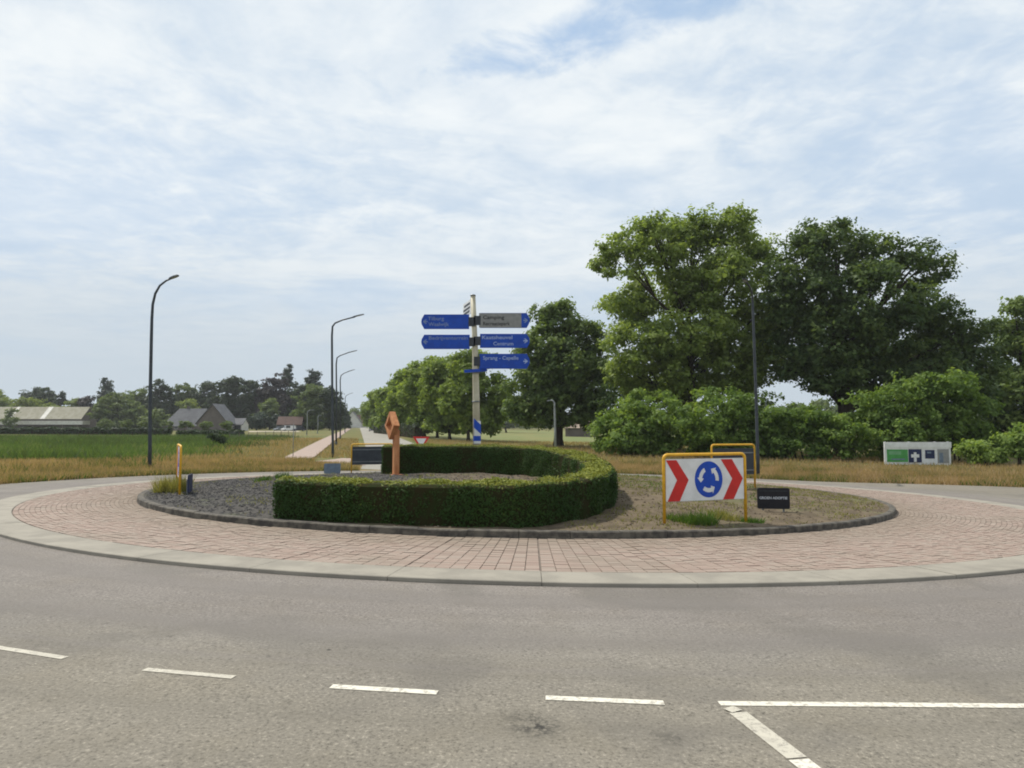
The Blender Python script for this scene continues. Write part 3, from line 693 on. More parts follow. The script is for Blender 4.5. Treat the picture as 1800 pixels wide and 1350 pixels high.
# avenue along the road
AV = 'avenue trees beside the straight road'
for px, d, lobes, n, lab in (
    (822, 112, [(832, 648, 38, 34), (852, 690, 36, 42), (812, 700, 38, 40), (850, 733, 40, 26), (880, 715, 30, 34)], 9000, 'nearest avenue tree, its trunk just left of the signpost mast'),
    (790, 122, [(790, 652, 40, 34), (770, 690, 36, 42), (800, 720, 36, 34)], 8500, 'second avenue tree counted from the signpost mast'),
    (768, 134, [(752, 660, 36, 32), (735, 700, 36, 42), (762, 727, 34, 26)], 7500, 'third avenue tree counted from the signpost mast'),
    (748, 148, [(718, 676, 32, 32), (712, 718, 34, 36), (735, 740, 30, 20)], 6500, 'fourth avenue tree counted from the signpost mast'),
    (716, 175, [(692, 692, 26, 28), (690, 728, 28, 26)], 5000, 'fifth avenue tree counted from the signpost mast'),
    (690, 210, [(668, 706, 18, 22), (672, 735, 20, 16)], 3500, 'sixth avenue tree, behind the orange diamond sculpture'),
    (668, 255, [(652, 722, 12, 15), (656, 738, 12, 10)], 2200, 'farthest and smallest avenue tree where the road narrows away')):
    xl_ = sum(l[0] for l in lobes) / len(lobes); yl_ = max(l[1] + l[3] for l in lobes); lobes = lobes + [(xl_, yl_ - 8, lobes[0][2] * 0.95, 14 * 112 / d)]
    plant('avenue_tree', lab, 'tree', base_at(px, d), lobes, d, 'avenue', int(n * 2.8), 0.30 * d / 112, 0.6 * d / 112, 0.28, AV, gap=0.05, tintbase=0.5, dens=0.35)

box_hedge_late = [('field_hedge', 'dark hedge under the avenue trees beside the straight road', base_at(662, 185), base_at(738, 128), 2.2, 2.6, 'far_dark', 5000, 0.30, 0.45)]
# tree line on the left, far behind the field
TL = 'trees behind the farm on the left'
FT = [
 (12, 330, 'far_light', [(8, 708, 18, 18), (-25, 705, 26, 24)], 'yellow green tree at the far left edge behind the long shed'),
 (70, 345, 'far_dark', [(70, 697, 24, 16), (52, 705, 18, 14), (88, 708, 16, 14)], 'dark round topped tree above the long shed roof'),
 (62, 310, 'far_light', [(55, 715, 28, 14), (80, 718, 18, 10)], 'bright green low tree just above the long shed roof'),
 (108, 330, 'conifer', [(108, 700, 6, 11), (108, 715, 11, 14)], 'narrow small dark conifer right of the dark round topped tree'),
 (132, 320, 'far_light', [(130, 715, 16, 14)], 'small light green tree between conifer and purple tree'),
 (150, 315, 'purple', [(150, 708, 13, 14), (148, 720, 14, 10)], 'small dark purple tree above the right end of the shed roof'),
 (188, 340, 'conifer', [(188, 674, 7, 14), (188, 690, 14, 14), (190, 706, 24, 14)], 'tall pointed grey green conifer standing above the olive tree'),
 (210, 290, 'far_mid', [(205, 716, 36, 26), (235, 725, 20, 24), (180, 728, 18, 20)], 'broad olive green tree between shed and left lamp post'),
 (245, 330, 'far_mid', [(242, 700, 20, 18)], 'mid green tree just left of the left lamp post'),
 (285, 320, 'far_dark', [(283, 692, 21, 24), (270, 712, 18, 22), (296, 715, 14, 20)], 'dark tree right behind the left lamp post'),
 (272, 270, 'far_mid', [(275, 737, 28, 15)], 'low grey green bush left of the farmhouse roof'),
 (325, 335, 'far_mid', [(325, 690, 20, 18), (318, 705, 16, 14)], 'round mid green tree behind the farmhouse roof, left side'),
 (333, 300, 'far_light', [(332, 715, 20, 16)], 'light green tree touching the farmhouse roof ridge'),
 (372, 325, 'far_dark', [(366, 694, 24, 24), (380, 715, 24, 20)], 'dark broad tree behind the farmhouse gable'),
 (410, 320, 'far_dark', [(408, 682, 22, 26), (412, 715, 24, 26)], 'tall dark tree right of the farmhouse gable'),
 (443, 315, 'far_dark', [(440, 690, 18, 28), (445, 720, 18, 20)], 'dark upright tree left of the purple beech'),
 (482, 310, 'purple', [(480, 684, 26, 28), (470, 715, 24, 26), (500, 715, 20, 24)], 'large dark purple beech in the middle of the left wood'),
 (506, 330, 'conifer', [(506, 651, 6, 12), (506, 668, 10, 14)], 'small conifer tip rising highest above the left wood'),
 (475, 280, 'far_mid', [(475, 720, 17, 24), (462, 738, 16, 14)], 'mid green tree in front of the purple beech'),
 (552, 325, 'conifer', [(550, 668, 13, 18), (552, 690, 20, 22)], 'dark blue green tree second highest in the left wood'),
 (525, 310, 'far_dark', [(526, 692, 18, 26), (520, 725, 22, 22)], 'dark tree between purple beech and olive tree'),
 (550, 270, 'far_mid', [(548, 700, 24, 26), (540, 728, 24, 22), (565, 715, 18, 28)], 'olive green tree left of the far street lamps'),
 (588, 260, 'far_dark', [(580, 715, 17, 36), (595, 728, 12, 28), (588, 745, 17, 14)], 'dark tree at the right end of the left wood beside the road'),
 (452, 265, 'conifer', [(452, 740, 20, 15), (485, 742, 18, 12)], 'dark low yew bushes beside the white parked car'),
 (630, 560, 'far_mid', [(618, 732, 22, 13), (645, 735, 24, 12), (600, 735, 18, 12)], 'bluish far trees closing the end of the straight road'),
]
for px, d, kind, lobes, lab in FT:
    lo_ = max(l[1] + l[3] * 0.6 for l in lobes); xm = sum(l[0] for l in lobes) / len(lobes); rm_ = max(l[2] for l in lobes)
    lobes = lobes + ([(xm, (lo_ + 750) / 2, rm_ * 0.95, max(5, (752 - lo_) / 2 + 3))] if lo_ < 746 and d < 400 else [])
    area_ = sum(l[2] * l[3] for l in lobes)
    plant('far_tree', lab, 'tree', base_at(px, d), lobes, d, kind, int(2000 + area_ * 6.0), 0.52 * d / 300, 0.85 * d / 300, 0.35, TL, tintbase=0.5, dens=0.3)
def wood(name, label, x0, x1, tops, d, kind, n, size):
    px = rng.uniform(x0, x1, n); ty_ = np.interp(px, tops[0], tops[1]) + 4 * np.sin(px * 0.31) + 3 * np.sin(px * 0.83)
    py = ty_ + (752 - ty_) * rng.random(n) ** 1.1; dd = d + rng.uniform(-9, 9, n)
    X = (px - 900) / FPX * d; Z = CAMH + (745 - py) * d / FPX; C = np.stack([X, dd, Z], 1)
    Nn = rng.normal(size=(n, 3)) * 0.6 + np.array([0, -0.3, 0.7])
    o = link(name, quick_mesh(name, leaf_quads(C, Nn, size * rng.uniform(0.7, 1.3, n), 0.7), 4, np.clip(0.35 + 0.2 * np.sin(px * 0.4) + rng.normal(0, 0.15, n), 0, 1)), LEAF[kind])
    return tag(o, label, 'wood', kind='stuff')
wood('wood', 'dark mass of the wood behind the farm and its trees', 255, 612, ([255, 300, 400, 480, 560, 600, 612], [712, 706, 700, 694, 696, 712, 735]), 345, 'far_dark', 16000, 0.9)
wood('wood', 'far scrub behind the long barn at the left', -120, 262, ([-120, 60, 150, 262], [722, 718, 722, 710]), 350, 'far_mid', 7000, 0.9)
wood('wood', 'thin far wood edge along the horizon at the right', 850, 1950, ([850, 1000, 1300, 1950], [733, 736, 732, 728]), 420, 'far_mid', 15000, 1.1)
BT = 'ball shaped trees in front of the farm'
for k, (px, py, d, lab) in enumerate(((186, 745, 215, 'first ball shaped tree from the shed'), (221, 745, 210, 'second ball shaped tree from the shed'), (254, 746, 205, 'third ball shaped tree from the shed, just left of the left lamp post'),
    (293, 747, 200, 'fourth ball shaped tree from the shed, just right of the left lamp post'), (326, 748, 195, 'fifth ball shaped tree from the shed, before the farmhouse'), (364, 748, 190, 'sixth ball shaped tree from the shed, before the farmhouse gable'), (399, 749, 185, 'last ball shaped tree, at the farmhouse right corner'))):
    plant('ball_tree', lab, 'tree', base_at(px, d), [(px, py, 9, 7)], d, 'far_mid', 900, 0.30, 0.42, 0.14, BT, tintbase=0.42, dens=0.55)

# ---- grasses
def blades(name, X, Y, hmin, hmax, w, kind, tint, fn=G, lean=0.35, cat=None, label=None, dz=-0.03, parent=None):
    n = len(X); h_ = rng.uniform(hmin, hmax, n); a = rng.uniform(0, 2 * PI, n)
    Z = fn(X, Y) + dz
    B = np.stack([X, Y, Z], 1); s = np.stack([np.cos(a), np.sin(a), np.zeros(n)], 1) * (w * rng.uniform(0.6, 1.4, n))[:, None]
    l = rng.normal(size=(n, 2)) * lean * h_[:, None]
    T_ = B + np.stack([l[:, 0], l[:, 1], h_], 1)
    co = np.stack([B - s, B + s, T_], 1).reshape(-1, 3)
    o = link(name, quick_mesh(name, co, 3, np.clip(tint, 0, 1)), LEAF[kind], parent)
    if label: tag(o, label, cat, kind='stuff')
    return o
def patchy(X, Y, s=1.0): return 0.5 + 0.17 * np.sin(X * 0.55 * s + 1.3 * np.sin(Y * 0.31 * s)) + 0.15 * np.sin(Y * 0.8 * s + X * 0.23 * s + 2) + 0.14 * np.sin(X * 1.7 * s - Y * 0.9 * s) + 0.1 * np.sin(X * 3.1 * s + Y * 2.3 * s)
def in_arm(X, Y):
    s, t = sdist(X, Y), tdist(X, Y)
    w1 = (np.abs(s) < 1.25) & (t > -3)
    w2 = (s > 4.8) & (s < 13.4) & (t > -12)
    w3 = (s > 1.5) & (s < 5.3) & (t > -7) & (t < 1.2)
    e = (Y < 21.2) & (X > 16); w = (Y < 20.2) & (X < -15)
    tt = np.arctan2(Y - CYR, X - CXR); f_ = (np.hypot(X - CXR, Y - CYR) < np.interp(tt, ETH, ERR) + 0.05) & (tt > -1.0) & (tt < 0.88)
    return w1 | w2 | w3 | e | w | f_
n = 190000
r_ = 20.15 + 9.5 * rng.random(n) ** 1.25; th = rng.uniform(-0.15, PI + 0.15, n)
X, Y = CXR + r_ * np.cos(th), CYR + r_ * np.sin(th)
k = ~in_arm(X, Y); X, Y, r_ = X[k], Y[k], r_[k]
pt_ = patchy(X, Y, 1.7)
hs = np.where(r_ < 21.0, 0.5, 1.0)
tint = 0.12 + 0.72 * pt_ + rng.normal(0, 0.17, len(X)) - 0.35 * (r_ < 21.0) * rng.random(len(X))
blades('verge_grass', X, Y, 0.08, 0.40, 0.020, 'drygrass', tint, label='tall dry brown grass on the verge around the roundabout', cat='grass')
k = (np.sin(X * 0.83 + 1.1 * np.sin(Y * 0.6)) * np.sin(Y * 0.71 - X * 0.37) > 0.22) & (rng.random(len(X)) < 0.28)
blades('verge_weeds', X[k], Y[k], 0.10, 0.34, 0.03, 'green_grass', 0.45 + rng.normal(0, 0.2, int(k.sum())), label='green weed patches mixed into the brown verge grass', cat='weeds')
# second belt: olive grass strips along path and road and behind the right verge
n = 120000
X = rng.uniform(-70, 62, n); Y = 40 + 75 * rng.random(n) ** 1.4
s = sdist(X, Y); r_ = np.hypot(X - CXR, Y - CYR)
k = ~in_arm(X, Y) & (r_ > 28.5) & (((s > -11) & (s < 60)))
X, Y, s = X[k], Y[k], s[k]
tint = 0.22 + 0.45 * patchy(X, Y, 0.9) + rng.normal(0, 0.14, len(X))
blades('roadside_grass', X, Y, 0.15, 0.45, 0.035, 'drygrass', tint, label='thinner olive brown grass along the cycle path and behind the verge', cat='grass')
n = 150000
X = rng.uniform(-110, -12, n); Y = 36 + 90 * rng.random(n) ** 1.5
s = sdist(X, Y); r_ = np.hypot(X - CXR, Y - CYR)
k = (s + rng.normal(0, 1.5, n) < -9 - 2 * np.sin(Y * 0.3)) & (r_ + rng.normal(0, 1.0, n) > 27.8 + 1.5 * np.sin(X * 0.7) + 0.8 * np.sin(X * 1.9)) & ~in_arm(X, Y)
X, Y = X[k], Y[k]
tint = 0.10 + 0.62 * patchy(X, Y, 0.6) + rng.normal(0, 0.16, len(X)) - 0.28 * sstep(58, 74, Y + 4 * np.sin(X * 0.2)) + 0.16 * np.sin(Y * 1.5 + 0.8 * np.sin(X * 0.11)) * sstep(46, 52, Y) + 0.2 * (np.sin(X * 0.31) * np.sin(Y * 0.27 + X * 0.1) > 0.45)
blades('field_crop', X, Y, 0.20, 0.85, 0.05, 'crop', tint, lean=0.45, label='green weedy crop on the field left of the cycle path', cat='crop')
# low dark hedge at the back of the field
def box_hedge(name, label, a, b, w, h_, kind, nl, size, tb=0.4):
    a, b = Vector(a), Vector(b); root = empty(name, a.lerp(b, 0.5)); tag(root, label, 'hedge')
    L = (b - a).length; d = (b - a).normalized(); nn = Vector((-d.y, d.x, 0))
    C0 = a.lerp(b, 0.5)
    mb = MB(); ang = math.atan2(d.y, d.x)
    mb.box((0, 0, h_ * 0.45 - 0.1), (L * 0.98, w * 0.75, h_ * 0.85), ang); mb.build('branches', M['bark'], root)
    u = rng.uniform(-L / 2, L / 2, nl); v = rng.uniform(-w / 2, w / 2, nl); z = h_ * (0.05 + 0.95 * rng.random(nl) ** 0.7)
    z *= 1 + 0.12 * np.sin(u * 0.9) + 0.08 * np.sin(u * 2.3)
    C = np.stack([u * d.x + v * nn.x, u * d.y + v * nn.y, z], 1)
    Nn = np.stack([v * nn.x, v * nn.y, z - h_ * 0.4], 1) + rng.normal(size=(nl, 3)) * 0.5
    link('foliage', quick_mesh('foliage', leaf_quads(C, Nn, np.full(nl, size)), 4, np.clip(rng.normal(tb, 0.2, nl), 0, 1)), LEAF[kind], root)
    return root
box_hedge('field_hedge', 'long low dark green hedge behind the green field, below the shed', base_at(-40, 165), base_at(300, 150), 2.0, 1.5, 'far_dark', 9000, 0.32)
box_hedge('field_hedge', 'short dark hedge before the farmhouse at the back of the field', base_at(318, 140), base_at(425, 130), 1.8, 1.1, 'far_dark', 4000, 0.28)

for a_ in box_hedge_late: box_hedge(*a_)
# ---- the clipped C-shaped hedge on the island
def catmull(P, n=8):
    P = [Vector((*p, 0)) for p in P]; P = [P[0] * 2 - P[1]] + P + [P[-1] * 2 - P[-2]]; out = []
    for i in range(1, len(P) - 2):
        for k in range(n):
            t = k / n
            out.append(0.5 * ((2 * P[i]) + (-P[i - 1] + P[i + 1]) * t + (2 * P[i - 1] - 5 * P[i] + 4 * P[i + 1] - P[i + 2]) * t * t + (-P[i - 1] + 3 * P[i] - 3 * P[i + 1] + P[i + 2]) * t ** 3))
    return out + [P[-2]]
HP = catmull([(-5.05, 13.98), (-3.46, 13.42), (-1.68, 13.12), (0, 13.0), (1.2, 13.75), (2.15, 15.2), (2.7, 17.0), (2.9, 19.2), (2.7, 21.2), (2.05, 23.6), (0.9, 25.6), (-1.2, 26.9), (-3.2, 27.1), (-5.2, 26.9)], 10)
HW = 0.95
def hedge_top(Y): return float(np.interp(Y, [12.5, 14.5, 17.5, 20, 22, 24, 27.5], [0.62, 0.63, 0.64, 0.74, 0.84, 0.92, 0.97]))
root = empty('clipped_hedge', on(-1.0, 20.0)); tag(root, 'clipped dark green hedge curving in a C around the middle of the island', 'hedge')
RO = Vector(root.location)
outer, inner = [], []
for i, p in enumerate(HP):
    t = (HP[min(i + 1, len(HP) - 1)] - HP[max(i - 1, 0)]).normalized(); nn = Vector((-t.y, t.x, 0))
    outer.append(p); inner.append(p + nn * HW)
secs = []
for o_, i_ in zip(outer, inner):
    zt_ = hedge_top(o_.y); zi = hedge_top(i_.y)
    bo, bi = float(GI(o_.x, o_.y)) if np.hypot(o_.x - CXI, o_.y - CYI) < R1 - 0.2 else float(G(o_.x, o_.y)) + 0.17, float(GI(i_.x, i_.y))
    m_ = (i_ - o_) * 0.06
    secs.append([Vector((*(o_ + m_).xy, bo - 0.05)), Vector((*(o_ + m_).xy, zt_ - 0.10)), Vector((*(o_ + m_ * 2.2).xy, zt_ - 0.05)), Vector((*(i_ - m_ * 2.2).xy, zi - 0.05)), Vector((*(i_ - m_).xy, zi - 0.10)), Vector((*(i_ - m_).xy, bi - 0.05))])
mb = MB(); V = [v - RO for s in secs for v in s]; F = []
for i in range(len(secs) - 1):
    for k in range(5): F.append((i * 6 + k, (i + 1) * 6 + k, (i + 1) * 6 + k + 1, i * 6 + k + 1))
F += [tuple(range(6)), tuple(range(len(V) - 6, len(V)))]
mb.add(V, F); mb.build('branches', plain('hedge_inside', (0.022, 0.030, 0.010), (0.03, 0.025, 0.012), 5.0, 0.95, spec=0.05), root)
# leaves spread over the surface of that body
def surf_leaves(quads_, dens, size, out, jit):
    C, Nn, W = [], [], []
    for q in quads_:
        a, b, c, d = [np.array(v) for v in q]; nrm = np.cross(b - a, d - a); ar = np.linalg.norm(nrm); n = max(1, int(ar * dens))
        u, v = rng.random((n, 1)), rng.random((n, 1))
        C.append((1 - u) * (1 - v) * a + u * (1 - v) * b + u * v * c + (1 - u) * v * d + nrm / ar * rng.normal(out, jit, (n, 1))); Nn.append(np.repeat(nrm[None] / ar, n, 0))
    return np.concatenate(C), np.concatenate(Nn)
side, topq = [], []
for i in range(len(secs) - 1):
    s0, s1 = secs[i], secs[i + 1]
    for k in range(5):
        q = (s0[k], s1[k], s1[k + 1], s0[k + 1])
        (topq if k == 2 else side).append([v - RO for v in q])
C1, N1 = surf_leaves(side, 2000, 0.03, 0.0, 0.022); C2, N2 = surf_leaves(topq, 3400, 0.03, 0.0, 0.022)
ctr = np.array([-1.2 - RO.x, 20.0 - RO.y, 0.3 - RO.z])
# make all normals leave the hedge body (compare with nearest centre line point)
mid = np.array([((a + b) / 2 - RO).to_tuple() for a, b in zip(outer, inner)])
d2 = ((C1[:, None, :2] - mid[None, ::3, :2]) ** 2).sum(2); near = mid[::3][d2.argmin(1)]
flip = ((C1[:, :2] - near[:, :2]) * N1[:, :2]).sum(1) < 0; N1[flip] *= -1
N2[N2[:, 2] < 0] *= -1
for s, dv in ((secs[0], HP[0] - HP[1]), (secs[-1], HP[-1] - HP[-2])):           # the two cut ends
    Ce, Ne = surf_leaves([[s[0] - RO, s[1] - RO, s[4] - RO, s[5] - RO], [s[1] - RO, s[2] - RO, s[3] - RO, s[4] - RO]], 2200, 0.03, 0.0, 0.02)
    dv = np.array(dv.normalized()); Ne[:] = dv; Ce += dv * 0.035; C1 = np.concatenate([C1, Ce]); N1 = np.concatenate([N1, Ne])
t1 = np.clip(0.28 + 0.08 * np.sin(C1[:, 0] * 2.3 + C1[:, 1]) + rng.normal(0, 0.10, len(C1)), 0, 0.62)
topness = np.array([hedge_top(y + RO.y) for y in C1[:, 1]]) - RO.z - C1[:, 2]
t1 = np.clip(t1 + 0.34 * (topness < 0.08), 0, 1)                       # fresh yellow-green tips, with the sunlit clipped edge painted into the tint
t2 = np.clip(rng.normal(0.84, 0.12, len(C2)), 0, 1)  # top leaves yellower: new growth, plus sunlight on the top put into colour
def lump(C): return 0.02 * np.sin(C[:, 0] * 1.6 + C[:, 1] * 0.9) + 0.028 * np.sin(C[:, 0] * 4.1 + 1.7 * np.sin(C[:, 1] * 3.3)) + 0.018 * np.sin(C[:, 1] * 6.2 + C[:, 2] * 5.1 + C[:, 0]) + 0.012 * np.sin(C[:, 0] * 11.3 - C[:, 2] * 9)
C1 += N1 * (lump(C1) + 0.02 * rng.exponential(0.5, len(C1)))[:, None]
C2 += N2 * (lump(C2) * 0.9)[:, None]
spr = rng.random(len(C2)) < 0.03
C2[spr, 2] += rng.exponential(0.022, spr.sum())
thin_ = (np.sin(C1[:, 0] * 1.7 + C1[:, 2] * 2.1) * np.sin(C1[:, 0] * 0.63 + C1[:, 1] * 1.3 + 2) > 0.62) & (rng.random(len(C1)) < 0.5) | ((C1[:, 2] < np.percentile(C1[:, 2], 14)) & (rng.random(len(C1)) < 0.35))
C1, N1, t1 = C1[~thin_], N1[~thin_], t1[~thin_]
C = np.concatenate([C1, C2]); Nn = np.concatenate([N1 * 0.9, N2 * 0.9]) + rng.normal(size=(len(C), 3)) * 0.55 + np.array([0, 0, 0.15])
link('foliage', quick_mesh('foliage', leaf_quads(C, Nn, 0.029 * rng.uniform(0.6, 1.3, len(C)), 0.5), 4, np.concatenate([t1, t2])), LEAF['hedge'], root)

# ---- island ground cover
def in_hedge(X, Y):
    o = np.array([(p.x, p.y) for p in HP]); i = np.array([(p.x, p.y) for p in inner]); m = (o + i) / 2
    d = np.sqrt(((np.stack([X, Y], 1)[:, None] - m[None]) ** 2).sum(2)).min(1)
    return d < 0.55
def disc_pts(n, f):
    r = 12.15 * np.sqrt(rng.random(n)); a = rng.uniform(0, 2 * PI, n); X, Y = CXI + r * np.cos(a), CYI + r * np.sin(a)
    k = f(X, Y) & ~in_hedge(X, Y); return X[k], Y[k]
OCT = np.array([(1, 0, 0), (0, 1, 0), (-1, 0, 0), (0, -1, 0), (0, 0, 1), (0, 0, -1)], float)
OF = [(0, 1, 4), (1, 2, 4), (2, 3, 4), (3, 0, 4), (1, 0, 5), (2, 1, 5), (3, 2, 5), (0, 3, 5)]
def pebbles(name, X, Y, smin, smax, mat, label, cat, parent=None):
    n = len(X); s = rng.uniform(smin, smax, n)[:, None, None]; a = rng.uniform(0, 2 * PI, n)
    R = np.stack([np.stack([np.cos(a), -np.sin(a), 0 * a], 1), np.stack([np.sin(a), np.cos(a), 0 * a], 1), np.stack([0 * a, 0 * a, 0 * a + 1], 1)], 1)
    V = OCT[None] * rng.uniform(0.6, 1.3, (n, 6, 1)) * np.array([1, 0.8, 0.6]) * s
    V = np.einsum('nij,nkj->nki', R, V) + np.stack([X, Y, island_z(X, Y) + 0.006], 1)[:, None]
    co = np.stack([V[:, f] for f in OF], 1).reshape(-1, 3)
    o = link(name, quick_mesh(name, co, 3), mat); return tag(o, label, cat, kind='stuff')
X, Y = disc_pts(38000, lambda X, Y: rng.random(len(X)) < gravel_mask(X, Y) ** 1.3)
pebbles('gravel', X, Y, 0.018, 0.05, M['stone'], 'dark grey basalt gravel covering the left of the island', 'gravel')
X, Y = disc_pts(9000, lambda X, Y: rng.random(len(X)) < 1 - gravel_mask(X, Y))
pebbles('soil_clods', X, Y, 0.015, 0.05, M['clod'], 'crumbly brown soil clods on the right of the island', 'soil')
def gi_z(X, Y): return island_z(X, Y)
def weeds(name, label, X, Y, h0, h1, w, kind, tb):
    return blades(name, X, Y, h0, h1, w, kind, tb + rng.normal(0, 0.15, len(X)), fn=gi_z, lean=0.6, label=label, cat='weeds', dz=-0.01)
X, Y = disc_pts(20000, lambda X, Y: (gravel_mask(X, Y) > 0.4) & (np.sin(X * 1.9 + 2 * np.sin(Y * 0.7)) * np.sin(Y * 1.6 + X * 0.5) > 0.32))
weeds('gravel_weeds', 'sparse green weeds growing through the grey gravel', X, Y, 0.03, 0.14, 0.012, 'straw', 0.22)
X, Y = disc_pts(60000, lambda X, Y: (gravel_mask(X, Y) < 0.4) & (X > 1.0) & (np.sin(X * 1.4 + 2 * np.sin(Y * 0.9)) * np.sin(Y * 1.1 + X * 0.4) + rng.normal(0, 0.25, len(X)) > 0.05))
weeds('soil_weeds', 'thin dry green weeds over the brown soil on the right', X, Y, 0.02, 0.10, 0.012, 'straw', 0.18)
X, Y = disc_pts(30000, lambda X, Y: (X > 2.6) & (X < 9) & (Y > 18.5) & (Y < 30) & (np.sin(X * 1.1 + Y * 0.7) + rng.normal(0, 0.5, len(X)) > 0.2))
weeds('green_weeds', 'low green weeds behind the chevron board right of the hedge', X, Y, 0.03, 0.14, 0.014, 'green_grass', 0.55)
def tuft(name, label, c, rad, n, h0, h1, w, kind, tb, cat='plant', lean=0.45):
    a = rng.uniform(0, 2 * PI, n); r = rad * np.sqrt(rng.random(n)); X, Y = c.x + r * np.cos(a), c.y + r * np.sin(a)
    o = blades(name, X, Y, h0, h1, w, kind, tb + rng.normal(0, 0.15, n), fn=gi_z, lean=lean); tag(o, label, cat); return o
c = gp(300, 872)
tuft('ornamental_grass', 'yellowish grass clump at the foot of the edge on left board', Vector((-10.35, 20.1, 0)), 0.50, 900, 0.25, 0.62, 0.012, 'straw', 0.5, lean=0.35)
WG = 'green weeds below the chevron board'
tuft('weed_tuft', 'taller green weed tuft below the left half of the chevron board', gp(1228, 918), 0.38, 520, 0.10, 0.32, 0.014, 'green_grass', 0.5, 'weeds')
tuft('weed_tuft', 'yellow green grass tuft below the right half of the chevron board', gp(1272, 912), 0.35, 380, 0.08, 0.22, 0.013, 'straw', 0.45, 'weeds')
tuft('weed_tuft', 'green weed tuft at the left post of the chevron board', gp(1190, 913), 0.28, 260, 0.08, 0.22, 0.013, 'green_grass', 0.65, 'weeds')
tuft('weed_tuft', 'green weed tuft at the right post of the chevron board', gp(1322, 917), 0.25, 240, 0.06, 0.18, 0.013, 'green_grass', 0.4, 'weeds')
tuft('weed_tuft', 'dark weed tuft on the gravel crest left of the grey board', gp(498, 842), 0.30, 200, 0.12, 0.35, 0.02, 'green_grass', 0.2, 'weeds')
tuft('weed_tuft', 'small weed tuft on the gravel crest just left of the hedge end', gp(462, 846), 0.28, 160, 0.10, 0.28, 0.02, 'green_grass', 0.3, 'weeds')
# ================================================================== SIGNS ON THE ISLAND
def text_mesh(body, size, align='LEFT', bold=0.0):
    cu = bpy.data.curves.new('lettering', 'FONT'); cu.body = body; cu.size = size; cu.align_x = align; cu.align_y = 'CENTER'; cu.extrude = 0.002; cu.offset = bold; cu.resolution_u = 3
    o = bpy.data.objects.new('lettering', cu); COL.objects.link(o)
    dg = bpy.context.evaluated_depsgraph_get(); me = bpy.data.meshes.new_from_object(o.evaluated_get(dg)); bpy.data.objects.remove(o); me.name = 'lettering'
    me.materials.clear()
    for v in me.vertices: v.co = Vector((v.co.x, -v.co.z, v.co.y))
    return me
def lettering(body, size, x, y, z, mat, parent, align='LEFT', width=None, bold=0.0):
    me = text_mesh(body, size, align, bold)
    if width:
        w = max(v.co.x for v in me.vertices) - min(v.co.x for v in me.vertices)
        for v in me.vertices: v.co.x *= width / w
    o = link('lettering', me, mat, parent); o.location = (x, y, z); return o
I4 = Matrix.Identity(4)
def T4(x, y, z): return Matrix.Translation((x, y, z))
def arrow_poly(a0, a1, r, w, hw, n=8):
    """curved arrow in the unit disc, travelling from angle a0 to a1"""
    s = 1 if a1 > a0 else -1; aa = [a0 + (a1 - a0) * k / n for k in range(n + 1)]
    o = [((r + w) * math.cos(a), (r + w) * math.sin(a)) for a in aa]; i = [((r - w) * math.cos(a), (r - w) * math.sin(a)) for a in aa]
    tip = a1 + s * 0.42
    return o + [((r + hw) * math.cos(a1), (r + hw) * math.sin(a1)), (r * math.cos(tip), r * math.sin(tip)), ((r - hw) * math.cos(a1), (r - hw) * math.sin(a1))] + i[::-1]
def chevron_board(label, left, right, H=1.46):
    left, right = Vector(left), Vector(right); c = (left + right) / 2; d = right - left; W = d.xy.length
    root = empty('chevron_board', c, math.atan2(d.y, d.x)); tag(root, label, 'road sign', 'yellow framed chevron boards on the island')
    zl, zr = left.z - c.z - 0.1, right.z - c.z - 0.1
    hw, rr = W / 2, 0.09
    arc = lambda cx, s: [(cx + s * rr * math.sin(t), 0, H - rr + rr * math.cos(t)) for t in np.linspace(PI / 2, 0, 6)]
    pts = [(-hw, 0, zl)] + arc(-hw + rr, -1) + arc(hw - rr, 1)[::-1] + [(hw, 0, zr)]
    mb = MB(); mb.tube(pts, 0.034, 10); mb.build('frame', M['yellow'], root, smooth=True)
    x0, x1, z0_, z1_ = -hw + 0.035, hw - 0.035, 0.47, 1.375; pw, phh = x1 - x0, z1_ - z0_
    mb = MB(); mb.box((0, 0.006, (z0_ + z1_) / 2), (pw, 0.020, phh)); panel = mb.build('panel', M['backgrey'], root)
    mb = MB(); mb.box((0, -0.008, (z0_ + z1_) / 2), (pw - 0.01, 0.006, phh - 0.01)); mb.build('sign_face', M['white'], panel)
    for zz in (0.62, 1.22):
        mb = MB(); mb.box((0, 0.026, zz), (pw, 0.02, 0.04)); mb.build('back_rail', M['steel'], panel)
    P = lambda u, v: (x0 + u * pw, z0_ + v * phh)
    for pl in ([(0.006, 0.97), (0.135, 0.97), (0.285, 0.5), (0.17, 0.01), (0.02, 0.01), (0.14, 0.5)], [(0.70, 0.97), (0.845, 0.97), (0.985, 0.5), (0.86, 0.01), (0.72, 0.01), (0.845, 0.5)]):
        mb = MB(); mb.prism([P(*p) for p in pl], 0.004, T4(0, -0.0135, 0)); mb.build('red_chevron', M['red'], panel)
    cx, cz = P(0.54, 0.5); rx, rz_ = 0.178 * pw, 0.43 * phh
    ell = lambda pts, k=1.0: [(cx + x * rx * k, cz + z * rz_ * k) for x, z in pts]
    circ = [(math.cos(2 * PI * k / 40), math.sin(2 * PI * k / 40)) for k in range(40)]
    mb = MB(); mb.prism(ell(circ), 0.004, T4(0, -0.0135, 0)); mb.build('blue_disc', M['blue'], panel)
    for a0, a1 in ((-8, 50), (118, 172), (232, 290)):
        mb = MB(); mb.prism(ell(arrow_poly(math.radians(a0), math.radians(a1), 0.60, 0.115, 0.23)), 0.004, T4(0, -0.0175, 0)); mb.build('white_arrow', M['white'], panel)
    return root
